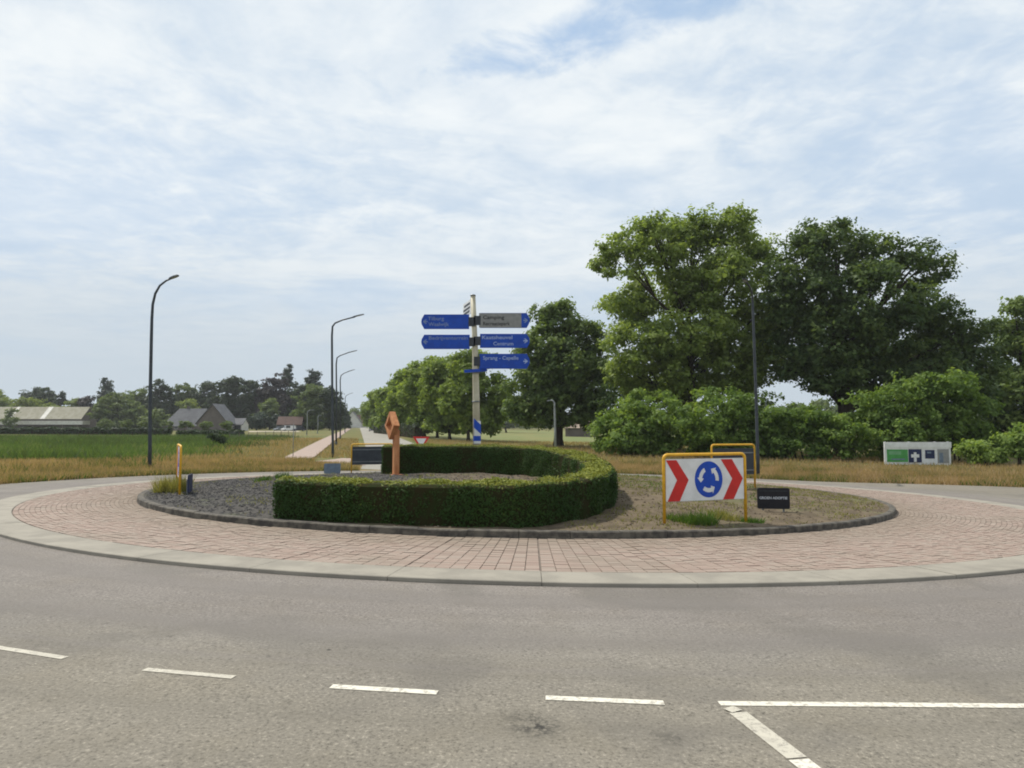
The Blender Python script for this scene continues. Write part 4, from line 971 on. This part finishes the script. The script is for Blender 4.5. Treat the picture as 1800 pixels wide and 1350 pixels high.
chevron_board('yellow framed board with red chevrons and blue roundabout disc facing us', gp(1168, 920), gp(1311, 917))
chevron_board('yellow framed board seen from its grey back, behind the red chevron board', on(8.46, 22.95), on(6.85, 22.55), 1.5)
chevron_board('yellow framed board seen edge on at the left end of the island', on(-10.38, 20.42), on(-9.55, 18.95), 1.42)
chevron_board('yellow framed board with dark back at the far side, left of the hedge end', on(-6.1, 33.5), on(-8.03, 32.9), 1.50)

def sponsor_sign(label, base, rz, w, h, text=False, back=None, tilt=0.0):
    root = empty('sponsor_sign', base, rz); tag(root, label, 'sign', 'small boards on the island')
    poly = [(-w / 2 + 0.03, 0.05), (w / 2 - 0.03, 0.05), (w / 2, 0.08), (w / 2, h - 0.03), (w / 2 - 0.03, h), (-w / 2 + 0.03, h), (-w / 2, h - 0.03), (-w / 2, 0.08)]
    mb = MB(); mb.prism(poly, 0.035, I4); p = mb.build('panel', back or M['black'], root)
    for s in (-1, 1):
        mb = MB(); mb.box((s * w * 0.32, 0.04, h * 0.4 - 0.12), (0.04, 0.04, h * 0.8 + 0.2)); mb.build('post', M['steel'], root)
    if text:
        mb = MB(); mb.box((0, -0.0195, h * 0.87), (w * 0.86, 0.003, 0.012)); mb.build('rule', M['backgrey'], p)
        lettering('GROEN ADOPTIE', 0.085, -w * 0.44, -0.021, h * 0.56, M['text'], p, width=w * 0.86, bold=0.002)
    return root
s = gp(1360, 898); sponsor_sign('small black board with a white text line right of the chevron board', s, -0.12, 0.78, 0.57, True)
sponsor_sign('small blue grey board on the far island edge, left of the dark board back', on((586 - 900) / FPX * 33.0, 33.0), 0.15, 0.80, 0.56, False, M['blueboard'])
sponsor_sign('small dark board seen edge on beside the left yellow frame', on(-9.45, 19.35), 1.86, 0.62, 0.56, False, M['navy'])

# ---- rust-orange diamond sculpture
ty = 25.2; b_ = on((697 - 900) / FPX * ty, ty); root = empty('diamond_sculpture', b_, 0); tag(root, 'orange rusted steel post with hollow diamond head before the rear hedge', 'sculpture')
m = ty / FPX
mb = MB(); mb.box((0, 0, 0.80), (0.22, 0.17, 1.85), math.radians(35)); mb.build('post', M['corten'], root, bevel=0.012)
hz = (at(690, 748, ty) - b_).z; hh = 24.5 * m; ang = math.radians(-61)
RM = Matrix.Translation((-0.16, 0.0, hz)) @ Matrix.Rotation(ang, 4, 'Z')
outp = [(0, hh), (hh, 0), (0, -hh), (-hh, 0)]; k = 0.66
V, F = [], []
for yy in (-0.12, 0.12):
    for sc in (1, k):
        for x, z in outp: V.append(RM @ Vector((x * sc, yy, z * sc)))
for i in range(4):
    j = (i + 1) % 4
    F += [(i, j, 4 + j, 4 + i), (8 + j, 8 + i, 12 + i, 12 + j), (i, 8 + i, 8 + j, j), (4 + j, 12 + j, 12 + i, 4 + i)]
mb = MB(); mb.add(V, F); mb.build('diamond_ring', M['corten'], root)
mb = MB(); mb.box((0, 0, -0.02), (0.45, 0.38, 0.06), math.radians(35)); mb.build('foot_plate', M['corten'], root)

# ---- direction signpost
DY = 28.3; b_ = on((838.5 - 900) / FPX * DY, DY); root = empty('signpost', b_); tag(root, 'cream mast with blue direction blades behind the hedge', 'signpost')
L = lambda x, y: at(x, y, DY) - b_
top = L(831.5, 520)
mb = MB(); pts = [Vector((0, 0, -0.2)), L(837, 700), L(835, 610), top]; mb.tube(pts, [0.165, 0.15, 0.125, 0.105], 14); mb.build('mast', M['mast'], root, smooth=True)
mb = MB(); mb.tube([top, top + Vector((0, 0, 0.05))], [0.13, 0.10], 14); mb.build('mast_cap', M['steel'], root, smooth=True)
for y in (706, 655):
    c = L(836.5, y); mb = MB(); mb.tube([c - Vector((0, 0, 0.03)), c + Vector((0, 0, 0.03))], [0.175, 0.175], 14); mb.build('clamp_ring', M['steel'], root, smooth=True)
# slanting blue stripes round the foot of the mast
def stripe(z0_, z1_, slant):
    n, r = 20, 0.173; V, F = [], []
    for k in range(n + 1):
        a = 2 * PI * k / n
        dz = slant * math.cos(a)
        for z in (z0_, z1_): V.append((r * math.cos(a), r * math.sin(a), z + dz))
    for k in range(n): F.append((2 * k, 2 * k + 2, 2 * k + 3, 2 * k + 1))
    mb = MB(); mb.add(V, F); return mb.build('blue_stripe', M['blue'], root, smooth=True)
zs = L(838, 748).z; stripe(zs - 0.20, zs + 0.20, -0.16); zs = L(838, 771).z; stripe(zs - 0.10, zs + 0.12, 0.0)
mb = MB(); r = 0.170; zz = L(838, 757).z; mb.tube([(0, 0, zz - 0.55), (0, 0, zz + 0.42)], [r, r], 14, cap=False); mb.build('white_sleeve', M['white'], root, smooth=True)
def blade(x0, x1, y0, y1, side, lines, mat_t, mat=None, cover=None):
    a, b = L(x0, y1), L(x1, y0); xl, xr, zb, zt_ = a.x, b.x, a.z, b.z; zm, ch = (zb + zt_) / 2, 0.13
    if side < 0: poly = [(xr, zb), (xr, zt_), (xl + ch, zt_), (xl + 0.02, zm + 0.12), (xl, zm), (xl + 0.02, zm - 0.12), (xl + ch, zb)][::-1]
    else: poly = [(xl, zb), (xl, zt_), (xr - ch, zt_), (xr - 0.02, zm + 0.12), (xr, zm), (xr - 0.02, zm - 0.12), (xr - ch, zb)]
    mb = MB(); mb.prism(poly, 0.06, T4(0, -0.10, 0)); o = mb.build('sign_blade', mat or M['blue'], root)
    inn = xr if side < 0 else xl; mx = L(834.5, (y0 + y1) / 2).x
    mb = MB(); mb.box(((inn + mx) / 2, -0.10, zm), (abs(inn - mx) + 0.06, 0.08, (zt_ - zb) * 0.62)); mb.build('bracket', M['backgrey'], o)
    if cover:
        e0, e1 = L(cover[0], 0).x, L(cover[1], 0).x
        mb = MB(); mb.box(((e0 + e1) / 2, -0.135, zm), (e1 - e0, 0.008, zt_ - zb - 0.02)); mb.build('grey_cover', M['grey_sheet'], o)
    ax = xl + 0.17 if side < 0 else xr - 0.17; s = side
    arrow = [(ax + s * 0.10, zm), (ax - s * 0.02, zm + 0.10), (ax - s * 0.08, zm + 0.10), (ax + s * 0.0, zm + 0.025), (ax - s * 0.11, zm + 0.025), (ax - s * 0.11, zm - 0.025), (ax + s * 0.0, zm - 0.025), (ax - s * 0.08, zm - 0.10), (ax - s * 0.02, zm - 0.10)]
    mb = MB(); mb.prism(arrow, 0.004, T4(0, -0.1335, 0)); mb.build('arrow', mat_t if not cover else M['text_dim'], o)
    for body, lx0, lx1, ly in lines:
        p0_, p1_ = L(lx0, ly), L(lx1, ly)
        lettering(body, 0.22, p0_.x, -0.1425 if cover else -0.1335, p0_.z, mat_t, o, width=p1_.x - p0_.x, bold=0.003)
    return o
M['text_soft'] = plain('lettering_pale_blue', (0.34, 0.43, 0.66), None, 5.0, 0.5)
blade(741, 825, 553.5, 579, -1, [('Tilburg', 753, 781, 561), ('Waalwijk', 754, 790, 571)], M['text_dim'])
blade(741, 826, 589, 614, -1, [('Bedrijventerrein', 754, 822, 595)], M['text_dim'])
blade(844, 931, 551, 577, 1, [('Camping', 849, 886, 559), ('Recreatiepark', 849, 896, 570)], M['text_black'], cover=(844, 916))
blade(844, 931, 587.5, 612, 1, [('Kaatsheuvel', 847, 900, 594), ('Centrum', 867, 902, 605)], M['text_soft'])
blade(843, 931, 622.5, 648.5, 1, [('Sprang - Capelle', 849, 911, 630)], M['text_soft'])
# small blue blade almost end on, and the white blade pointing away at the top
a, b = L(815, 655), L(858, 649)
mb = MB(); mb.box((a + b) / 2 + Vector((0, -0.2, 0)), ((b - a).length, 0.05, 0.13), M=Matrix.Rotation(0.5, 3, 'Z') @ Matrix.Rotation(-0.10, 3, 'Y')); mb.build('sign_blade', M['blue'], root)
p1 = top + Vector((-0.08, 0.05, -0.12)); p2 = top + Vector((-0.52, 1.45, -0.12))
ax_ = (p2 - p1).normalized(); bm_ = MB()
nn = Vector((ax_.y, -ax_.x, 0)) * -0.02
V = [p1 - nn, p2 - nn, p2 - nn + Vector((0, 0, -0.62)), p1 - nn + Vector((0, 0, -0.62)), p1 + nn, p2 + nn, p2 + nn + Vector((0, 0, -0.62)), p1 + nn + Vector((0, 0, -0.62))]
bm_.add(V, [(0, 1, 2, 3), (7, 6, 5, 4), (0, 4, 5, 1), (1, 5, 6, 2), (2, 6, 7, 3), (3, 7, 4, 0)]); wb = bm_.build('sign_blade', M['white'], root); wb['label'] = 'white direction blade at the top pointing away'
for zz, u0, u1 in ((-0.16, 0.1, 0.85), (-0.34, 0.1, 0.95), (-0.50, 0.15, 0.9)):
    q0_, q1_ = p1.lerp(p2, u0) + nn * -1.3, p1.lerp(p2, u1) + nn * -1.3
    h_ = Vector((0, 0, 0.05))
    for o2 in (nn * 0, nn * 2.6):
        mb = MB(); mb.add([q0_ + o2 + Vector((0, 0, zz)) - h_, q1_ + o2 + Vector((0, 0, zz)) - h_, q1_ + o2 + Vector((0, 0, zz)) + h_, q0_ + o2 + Vector((0, 0, zz)) + h_], [(0, 1, 2, 3)]); mb.build('lettering', M['backgrey'], wb)

# ================================================================== LAMPS AND POSTS
def street_lamp(label, base, pts_px, Y, r0, r1, head_px, mat='lamp', group='street lamps'):
    root = empty('street_lamp', base); tag(root, label, 'street lamp', group)
    P = [Vector((0, 0, -0.2))] + [at(q[0], q[1], Y + (q[2] if len(q) > 2 else 0)) - Vector(base) for q in pts_px]
    n = len(P); rad = [r0 + (r1 - r0) * min(1, i / (n - 1) * 1.1) for i in range(n)]
    k = P[0].lerp(P[1], 0.10); mb = MB(); mb.tube([P[0], k], [r0 * 1.35, r0 * 1.3], 10); mb.build('mast_foot', M[mat], root, smooth=True)
    mb = MB(); mb.tube(P, rad, 10); mb.build('mast', M[mat], root, smooth=True)
    a, b = [at(q[0], q[1], Y + (q[2] if len(q) > 2 else 0)) - Vector(base) for q in head_px]; d = (b - a)
    Lh = d.length; d.normalize(); sd = d.cross(Vector((0, 0, 1))).normalized(); up = sd.cross(d); up = up if up.z > 0 else -up
    sec = [(0.0, 0.05, 0.05), (0.2, 0.11, 0.075), (0.6, 0.15, 0.07), (0.92, 0.13, 0.05), (1.0, 0.07, 0.03)]; V, F = [], []
    for t, w, h_ in sec:
        c = a + d * (Lh * t)
        V += [c - sd * w - up * h_ * 0.3, c + sd * w - up * h_ * 0.3, c + sd * w * 0.7 + up * h_, c - sd * w * 0.7 + up * h_]
    for i in range(len(sec) - 1):
        for q in range(4): F.append((4 * i + q, 4 * i + (q + 1) % 4, 4 * i + 4 + (q + 1) % 4, 4 * i + 4 + q))
    F += [(3, 2, 1, 0), tuple(range(len(V) - 4, len(V)))]
    mb = MB(); mb.add(V, F); hd = mb.build('lamp_head', M[mat], root, smooth=False)
    mb = MB(); c = a + d * (Lh * 0.6) - up * 0.03
    mb.add([c - d * Lh * 0.3 - sd * 0.1, c + d * Lh * 0.3 - sd * 0.1, c + d * Lh * 0.3 + sd * 0.1, c - d * Lh * 0.3 + sd * 0.1], [(0, 1, 2, 3)]); mb.build('lamp_glass', M['glass'], hd)
    return root
b = gp(263, 822, G); street_lamp('dark curved lamp post at the left, nearest and tallest lamp', b, [(263.5, 790), (264, 700), (266, 600), (267, 560), (268.5, 535), (273, 516), (281, 502), (292, 493.5), (300, 490)], b.y, 0.105, 0.05, ((297, 491), (314, 484)))
b = gp(585, 803, G); street_lamp('grey lamp post left of the straight road, first of the receding row', b, [(585, 780), (584, 690), (583.5, 590), (584.5, 574), (589, 568), (602, 562.5), (624, 557)], b.y, 0.12, 0.06, ((619, 558), (640, 552.5)))
for (px, Y, pts, hd, lab) in ((592, 84, [(591.5, 700), (591, 640), (592.5, 629), (598, 625), (612, 620)], ((609, 621), (628, 616)), 'second lamp post of the receding row left of the road'),
    (599, 113, [(598.5, 700), (598, 668), (599.5, 660), (605, 656), (613, 653)], ((611, 653.5), (624, 649.5)), 'third lamp post of the receding row left of the road'),
    (607, 190, [(607, 720), (606.8, 700), (608, 696), (611, 694), (614, 692.5)], ((613, 693), (621, 690.5)), 'farthest smallest lamp post of the receding row left of the road')):
    street_lamp(lab, base_at(px, Y), pts, Y, 0.12, 0.06, hd)
b = gp(1333, 840, G); street_lamp('dark lamp post at the right in front of the big trees', b, [(1332, 800), (1329, 700), (1325.5, 600), (1323.5, 545), (1322.8, 525), (1321, 512, -0.35), (1317, 503, -1.0), (1312, 496, -1.7)], b.y, 0.11, 0.055, ((1313, 497, -1.6), (1308, 490, -2.4)))
street_lamp('short pale lamp post before the round topped tree, right of the signpost', base_at(976, 84), [(976, 760), (975, 720), (974.5, 708), (972, 704.5), (968, 703.5)], 84, 0.16, 0.10, ((971, 703.5), (961, 705)), 'lamp_light')
street_lamp('pale short path lamp below the olive tree, left one', base_at(540, 150), [(540, 745), (540, 728), (541, 723), (545, 721)], 150, 0.13, 0.08, ((544, 721), (553, 721)), 'lamp_light')
street_lamp('pale short path lamp below the olive tree, right one', base_at(559, 172), [(559, 745), (559, 734), (559.4, 731), (561, 730)], 172, 0.13, 0.08, ((560, 730), (566, 730)), 'lamp_light')
b = gp(515, 805, G); root = empty('marker_pole', b); tag(root, 'thin grey pole in the brown grass left of the cycle path', 'pole')
mb = MB(); mb.tube([(0, 0, -0.2), (0, 0, 2.75)], [0.032, 0.030], 8); mb.build('pole', M['steel'], root, smooth=True)
mb = MB(); mb.box((0, -0.02, 2.45), (0.05, 0.03, 0.55), 1.2); mb.build('plate', M['steel'], root)

# yield sign beyond the hedge
Y = 47.0; b = base_at(741, Y); root = empty('yield_sign', b); tag(root, 'red and white upside down triangle sign peeping over the hedge', 'road sign')
z = (at(741, 767, Y) - b).z; s_ = 0.60
tri = lambda k: [(s_ * k, z - 0.02 - (1 - k) * 0.34), (0, z - 0.02 - (1 - k) * 0.34 - 1.732 * s_ * k), (-s_ * k, z - 0.02 - (1 - k) * 0.34)]
mb = MB(); mb.tube([(0, 0.05, -0.2), (0, 0.05, z)], 0.038, 8); mb.build('post', M['steel'], root, smooth=True)
mb = MB(); mb.prism(tri(1.0), 0.02, I4); p = mb.build('red_triangle', M['red'], root)
mb = MB(); mb.prism(tri(0.62), 0.004, T4(0, -0.013, 0)); mb.build('white_triangle', M['white'], p)

# banner board on the right verge
BY = 56.3; b = gp(1612, 818, G); root = empty('banner_board', b); tag(root, 'long low white board with green and dark blue panels on the right verge', 'banner')
Lb = lambda x, y: at(x, y, b.y) - b
def rect(name, x0, x1, y0, y1, yo, th, mat, par):
    a, c = Lb(x0, y1), Lb(x1, y0); mb = MB(); mb.box(((a.x + c.x) / 2, yo, (a.z + c.z) / 2), (c.x - a.x, th, c.z - a.z)); return mb.build(name, mat, par)
fr = rect('board', 1555, 1670, 778, 817, 0.0, 0.08, M['white'], root)
rect('top_rail', 1554, 1671, 777, 787, -0.06, 0.05, M['white'], root)
g = rect('green_panel', 1559, 1595, 790, 812, -0.05, 0.02, M['green'], root)
rect('print', 1562, 1583, 793, 799, -0.0625, 0.003, plain('pale_green_print', (0.16, 0.36, 0.19), None, 2.0, 0.5), g); rect('print', 1566, 1590, 806, 808.5, -0.0625, 0.003, M['blueboard'], g)
n1 = rect('blue_panel', 1597, 1619, 789.5, 813, -0.05, 0.02, M['navy'], root)
rect('print', 1601, 1615, 798.5, 804, -0.0625, 0.003, M['white'], n1); rect('print', 1606, 1610, 795, 812, -0.064, 0.003, M['white'], n1)
n2 = rect('blue_panel', 1626, 1642, 791, 806, -0.05, 0.02, M['navy'], root); rect('print', 1629, 1636, 794, 797, -0.0625, 0.003, M['blueboard'], n2)
n3 = rect('grey_panel', 1648, 1667, 789.5, 814, -0.05, 0.02, M['grey_sheet'], root); rect('print', 1651, 1657, 796, 813, -0.0625, 0.003, M['blueboard'], n3)
for x in (1557, 1599, 1645, 1668): rect('post', x - 0.8, x + 0.8, 776.5, 826, 0.09, 0.08, M['white'], root)

# ================================================================== FARM AND FAR BUILDINGS
def gable(name, label, c, yaw, L_, W_, eave, ridge, wall, roof, hip=0.0, over=0.35, cat='house', wins=(), door=None, strips=(), chimney=None, verge_mat=None):
    """house with ridge along local x. local -y looks to the camera side"""
    root = empty(name, c, yaw); tag(root, label, cat)
    l, w = L_ / 2, W_ / 2
    mb = MB(); g = 0 if hip else (ridge - eave)
    V = [(-l, -w, -0.5), (l, -w, -0.5), (l, w, -0.5), (-l, w, -0.5), (-l, -w, eave), (l, -w, eave), (l, w, eave), (-l, w, eave)]; F = [(0, 1, 5, 4), (1, 2, 6, 5), (2, 3, 7, 6), (3, 0, 4, 7)]
    if not hip: V += [(-l, 0, ridge - 0.1), (l, 0, ridge - 0.1)]; F[1] = (1, 2, 6, 9, 5); F[3] = (3, 0, 4, 8, 7)
    mb.add(V, F); mb.build('wall', wall, root)
    rx = l + over; rw = w + over; ze = eave - over * (ridge - eave) / w; rl = rx - hip; t = 0.18
    mb = MB(); V = []
    for dz in (0, t): V += [(-rx, -rw, ze + dz), (rx, -rw, ze + dz), (rx, rw, ze + dz), (-rx, rw, ze + dz), (-rl, 0, ridge + dz), (rl, 0, ridge + dz)]
    F = [(6, 7, 11, 10), (8, 9, 10, 11), (0, 4, 5, 1), (2, 5, 4, 3), (0, 1, 7, 6), (2, 3, 9, 8)]
    F += [(7, 8, 11), (9, 6, 10), (1, 5, 2), (3, 4, 0), (1, 2, 8, 7), (3, 0, 6, 9)] if hip else [(1, 5, 11, 7), (5, 2, 8, 11), (3, 4, 10, 9), (4, 0, 6, 10)]
    mb.add(V, F); ro = mb.build('roof', roof, root)
    for (x0, x1) in strips:
        mb = MB(); e = 0.03
        mb.add([(x0, -rw - 0.02, ze + t + e), (x1, -rw - 0.02, ze + t + e), (x1, -0.05, ridge + t + e), (x0, -0.05, ridge + t + e)], [(0, 1, 2, 3)]); mb.build('skylight_strip', M['roof_strip'], ro)
    for (x, z, ww, hh_) in wins:
        mb = MB(); mb.box((x, -w - 0.02, z), (ww, 0.08, hh_)); f = mb.build('window', M['wall_white'], root)
        for k in (-1, 1):
            mb = MB(); mb.box((x + k * ww * 0.235, -w - 0.055, z), (ww * 0.42, 0.03, hh_ * 0.84)); mb.build('pane', M['pane'], f)
    if door: mb = MB(); mb.box((door[0], -w - 0.03, door[2] / 2), (door[1], 0.08, door[2])); mb.build('door', M['wall_dark'], root)
    if chimney: mb = MB(); mb.box((chimney, 0.3, ridge + 0.4), (0.7, 0.7, 1.4)); mb.build('chimney', M['wall_brick'], ro)
    return root
def zpx(y, Y): return CAMH + (745 - y) * Y / FPX - float(G(-100, Y))
d = 300; m = d / FPX
gable('barn', 'long barn with pale beige roof and light strips at the far left', base_at(45, d), 0.0, 225 * m, 11, zpx(736, d) , zpx(716, d), M['wall_brick'], M['roof_pale'], cat='barn', strips=((-13 * m, -8 * m), (42 * m, 50 * m), (-70 * m, -64 * m)), door=(60 * m, 4, 3.2))
d = 288; m = d / FPX
c = base_at(40, d); root = empty('open_shed', c); tag(root, 'low open shed with a flat white roof edge before the long barn', 'shed')
mb = MB(); mb.box((0, 0, zpx(743, d)), (226 * m, 5, 6.5 * m * 1.0)); mb.build('roof', M['wall_white'], root)
mb = MB(); mb.box((0, 1.8, zpx(746, d) / 2 - 0.4), (222 * m, 0.3, zpx(746, d) + 0.2)); mb.build('wall', M['wall_brick'], root)
for k in range(9): mb = MB(); mb.box(((-105 + k * 26) * m, -2.2, zpx(746, d) / 2 - 0.2), (0.3, 0.3, zpx(746, d))); mb.build('post', M['timber'], root)
plant('small_tree', 'dark green upright small tree standing before the pale barn roof', 'tree', base_at(20, 280), [(20, 730, 9, 13), (20, 742, 13, 10)], 280, 'far_mid', 1500, 0.4, 0.7, 0.2)
d = 250; m = d / FPX
gable('farmhouse', 'grey roofed farmhouse with low hipped roof behind the ball trees', base_at(340, d), 0.0, 78 * m, 11, zpx(748, d), zpx(719, d), M['wall_brick'], M['roof_grey'], hip=3.6, wins=((-3.5, 1.15, 1.3, 1.1), (1.5, 1.15, 1.3, 1.1)), chimney=-2.0)
gable('farmhouse_wing', 'taller grey gabled wing of the farmhouse with pale gable boards', base_at(384, d - 8), PI / 2, 9, 52 * m, zpx(743, d - 8), zpx(711, d - 8), M['wall_brick'], M['roof_grey'], wins=((0, 1.2, 1.6, 1.2),), over=0.5)
gable('garage', 'low grey garage right of the farmhouse gable', base_at(420, d - 4), 0.0, 24 * m, 6, zpx(746, d - 4), zpx(736, d - 4), M['wall_white'], M['roof_grey'], cat='garage', door=(1.0, 2.4, 2.0))
gable('cottage', 'small house with dark red roof behind the parked cars', base_at(512, 262), 0.15, 9.0, 7, zpx(746, 262), zpx(733, 262), M['backgrey'], M['roof_red'], wins=((-2, 1.5, 1.2, 1.1), (2, 1.5, 1.2, 1.1)))
gable('white_house', 'white gabled house at the far end of the road', base_at(621, 430), PI / 2 + 0.15, 9, 10, zpx(741, 430), zpx(724, 430), M['wall_white'], M['roof_grey'], wins=((0, 2, 1.4, 1.2),))
gable('brick_house', 'red roofed house at the far end of the road, right of the white one', base_at(636, 440), 0.1, 9, 8, zpx(743, 440), zpx(730, 440), M['wall_white'], M['roof_red'], wins=((-2, 2, 1.4, 1.2), (2, 2, 1.4, 1.2)))
gable('bungalow', 'pale low house half hidden behind the round topped tree', base_at(1022, 175), -0.1, 8.5, 7, zpx(746, 175), zpx(733, 175), M['wall_brick'], plain('pale_tile_roof', (0.36, 0.29, 0.23), None, 1.0, 0.85))
tag(patch('driveway', base_at(436, 205), base_at(530, 205), base_at(525, 232), base_at(440, 232), 6, 4, plain('pale_gravel_drive', (0.42, 0.37, 0.28), None, 1.0, 0.9, coord='World'), 0.01), kind='structure')

# parked and passing cars
def make_car(label, c, yaw, paint, van=False):
    root = empty('car', c, yaw); tag(root, label, 'car', 'cars by the road')
    Lc, Wc = (4.8, 1.85) if van else (4.3, 1.75)
    hb, ht = (1.0, 1.9) if van else (0.88, 1.46)
    prof = [(-Lc / 2, 0.28), (-Lc / 2 + 0.05, hb * 0.8), (-Lc / 2 + 0.9, hb), (-Lc / 2 + (0.9 if van else 1.35), hb + 0.02), (-0.6 if not van else -1.2, ht), (0.9 if not van else 2.1, ht), (Lc / 2 - (0.5 if not van else 0.12), hb + 0.05), (Lc / 2 - 0.03, hb * 0.85), (Lc / 2, 0.30)]
    mb = MB(); mb.prism(prof, Wc, T4(0, 0, 0)); body = mb.build('body', paint, root, bevel=0.06)
    cab = [(-Lc / 2 + (1.0 if van else 1.42), hb + 0.06), (-0.62 if not van else -1.2, ht - 0.08), (0.82 if not van else 0.3, ht - 0.08), (Lc / 2 - 0.68 if not van else 0.3, hb + 0.07)]
    for s in (-1, 1):
        mb = MB(); mb.prism(cab, 0.02, T4(0, s * (Wc / 2 + 0.004), 0)); mb.build('window', M['pane'], root)
        mb = MB(); mb.box((-Lc / 2 + 0.02, s * Wc * 0.34, hb * 0.68), (0.10, 0.34, 0.15)); mb.build('headlight', M['headlamp'], root)
        mb = MB(); mb.box((Lc / 2 - 0.01, s * Wc * 0.38, hb * 0.75), (0.08, 0.22, 0.18)); mb.build('tail_light', M['red'], root)
        for x in (-Lc * 0.31, Lc * 0.31):
            mb = MB(); mb.tube([(x, s * (Wc / 2 - 0.20), 0.31), (x, s * (Wc / 2 + 0.01), 0.31)], 0.31, 16); wh = mb.build('wheel', M['tyre'], root)
            mb = MB(); mb.tube([(x, s * (Wc / 2 + 0.0), 0.31), (x, s * (Wc / 2 + 0.02), 0.31)], 0.20, 12); mb.build('rim', M['rim'], wh)
    a, b2 = prof[3], prof[4]
    mb = MB(); mb.add([(a[0] - 0.01, -Wc * 0.42, a[1] + 0.03), (a[0] - 0.01, Wc * 0.42, a[1] + 0.03), (b2[0] - 0.03, Wc * 0.40, b2[1] - 0.06), (b2[0] - 0.03, -Wc * 0.40, b2[1] - 0.06)], [(0, 1, 2, 3)]); mb.build('windscreen', M['pane'], root)
    return root
yawr = math.atan2(-U.y, -U.x) + PI
p = P0 + NRM * 9.2 + U * 172; make_car('dark car driving towards us far down the straight road', on(p.x, p.y, G) , yawr + 0.0, M['cardark'])
p = P0 + NRM * 15.5 + U * 190; make_car('white car parked right of the straight road under the avenue', on(p.x, p.y, G), yawr, M['carwhite'])
make_car('silver car parked by the red roofed cottage, left one', base_at(492, 236), 0.9, M['carsilver'])
make_car('white van parked by the red roofed cottage', base_at(508, 232), 0.7, M['carwhite'], True)
make_car('dark car parked by the red roofed cottage, right one', base_at(527, 226), 0.5, M['cardark'])

# wire fence before the farm drive
root = empty('wire_fence', base_at(470, 110)); tag(root, 'pale wire fence at the back of the field before the driveway', 'fence'); RO = Vector(root.location)
A_, B_ = base_at(405, 100), base_at(520, 122); nP = 9; tops = []
for k in range(nP):
    p = A_.lerp(B_, k / (nP - 1)); p.z = float(G(p.x, p.y)); mb = MB(); mb.tube([p - RO - Vector((0, 0, 0.2)), p - RO + Vector((0, 0, 1.25))], 0.05, 6); mb.build('post', M['timber'], root); tops.append(p - RO)
for z in (0.25, 0.5, 0.75, 1.0, 1.2):
    mb = MB(); mb.tube([t + Vector((0, 0, z)) for t in tops], 0.012, 4); mb.build('wire', M['wire'], root)
plant('young_tree', 'small dark young tree at the back of the field before the farmhouse corner', 'tree', base_at(376, 70), [(377, 768, 10, 9), (390, 772, 8, 7)], 70, 'far_dark', 900, 0.14, 0.25, 0.06)

# ================================================================== AIR
mh = bpy.data.materials.new('summer_haze'); mh.use_nodes = True; nt = mh.node_tree; nt.nodes.clear()
pv = N(nt, 'ShaderNodeVolumePrincipled'); pv.inputs['Color'].default_value = (0.93, 0.96, 1.0, 1); pv.inputs['Density'].default_value = HAZE; pv.inputs['Anisotropy'].default_value = 0.25
ou = N(nt, 'ShaderNodeOutputMaterial'); nt.links.new(pv.outputs[0], ou.inputs['Volume'])
mb = MB(); mb.box((0, 0, 13.5), (3300, 3300, 35)); hz_ = mb.build('haze', mh); hz_.location = (0, 0, 0); tag(hz_, kind='stuff', label='thin pale summer haze in the air', cat='haze')
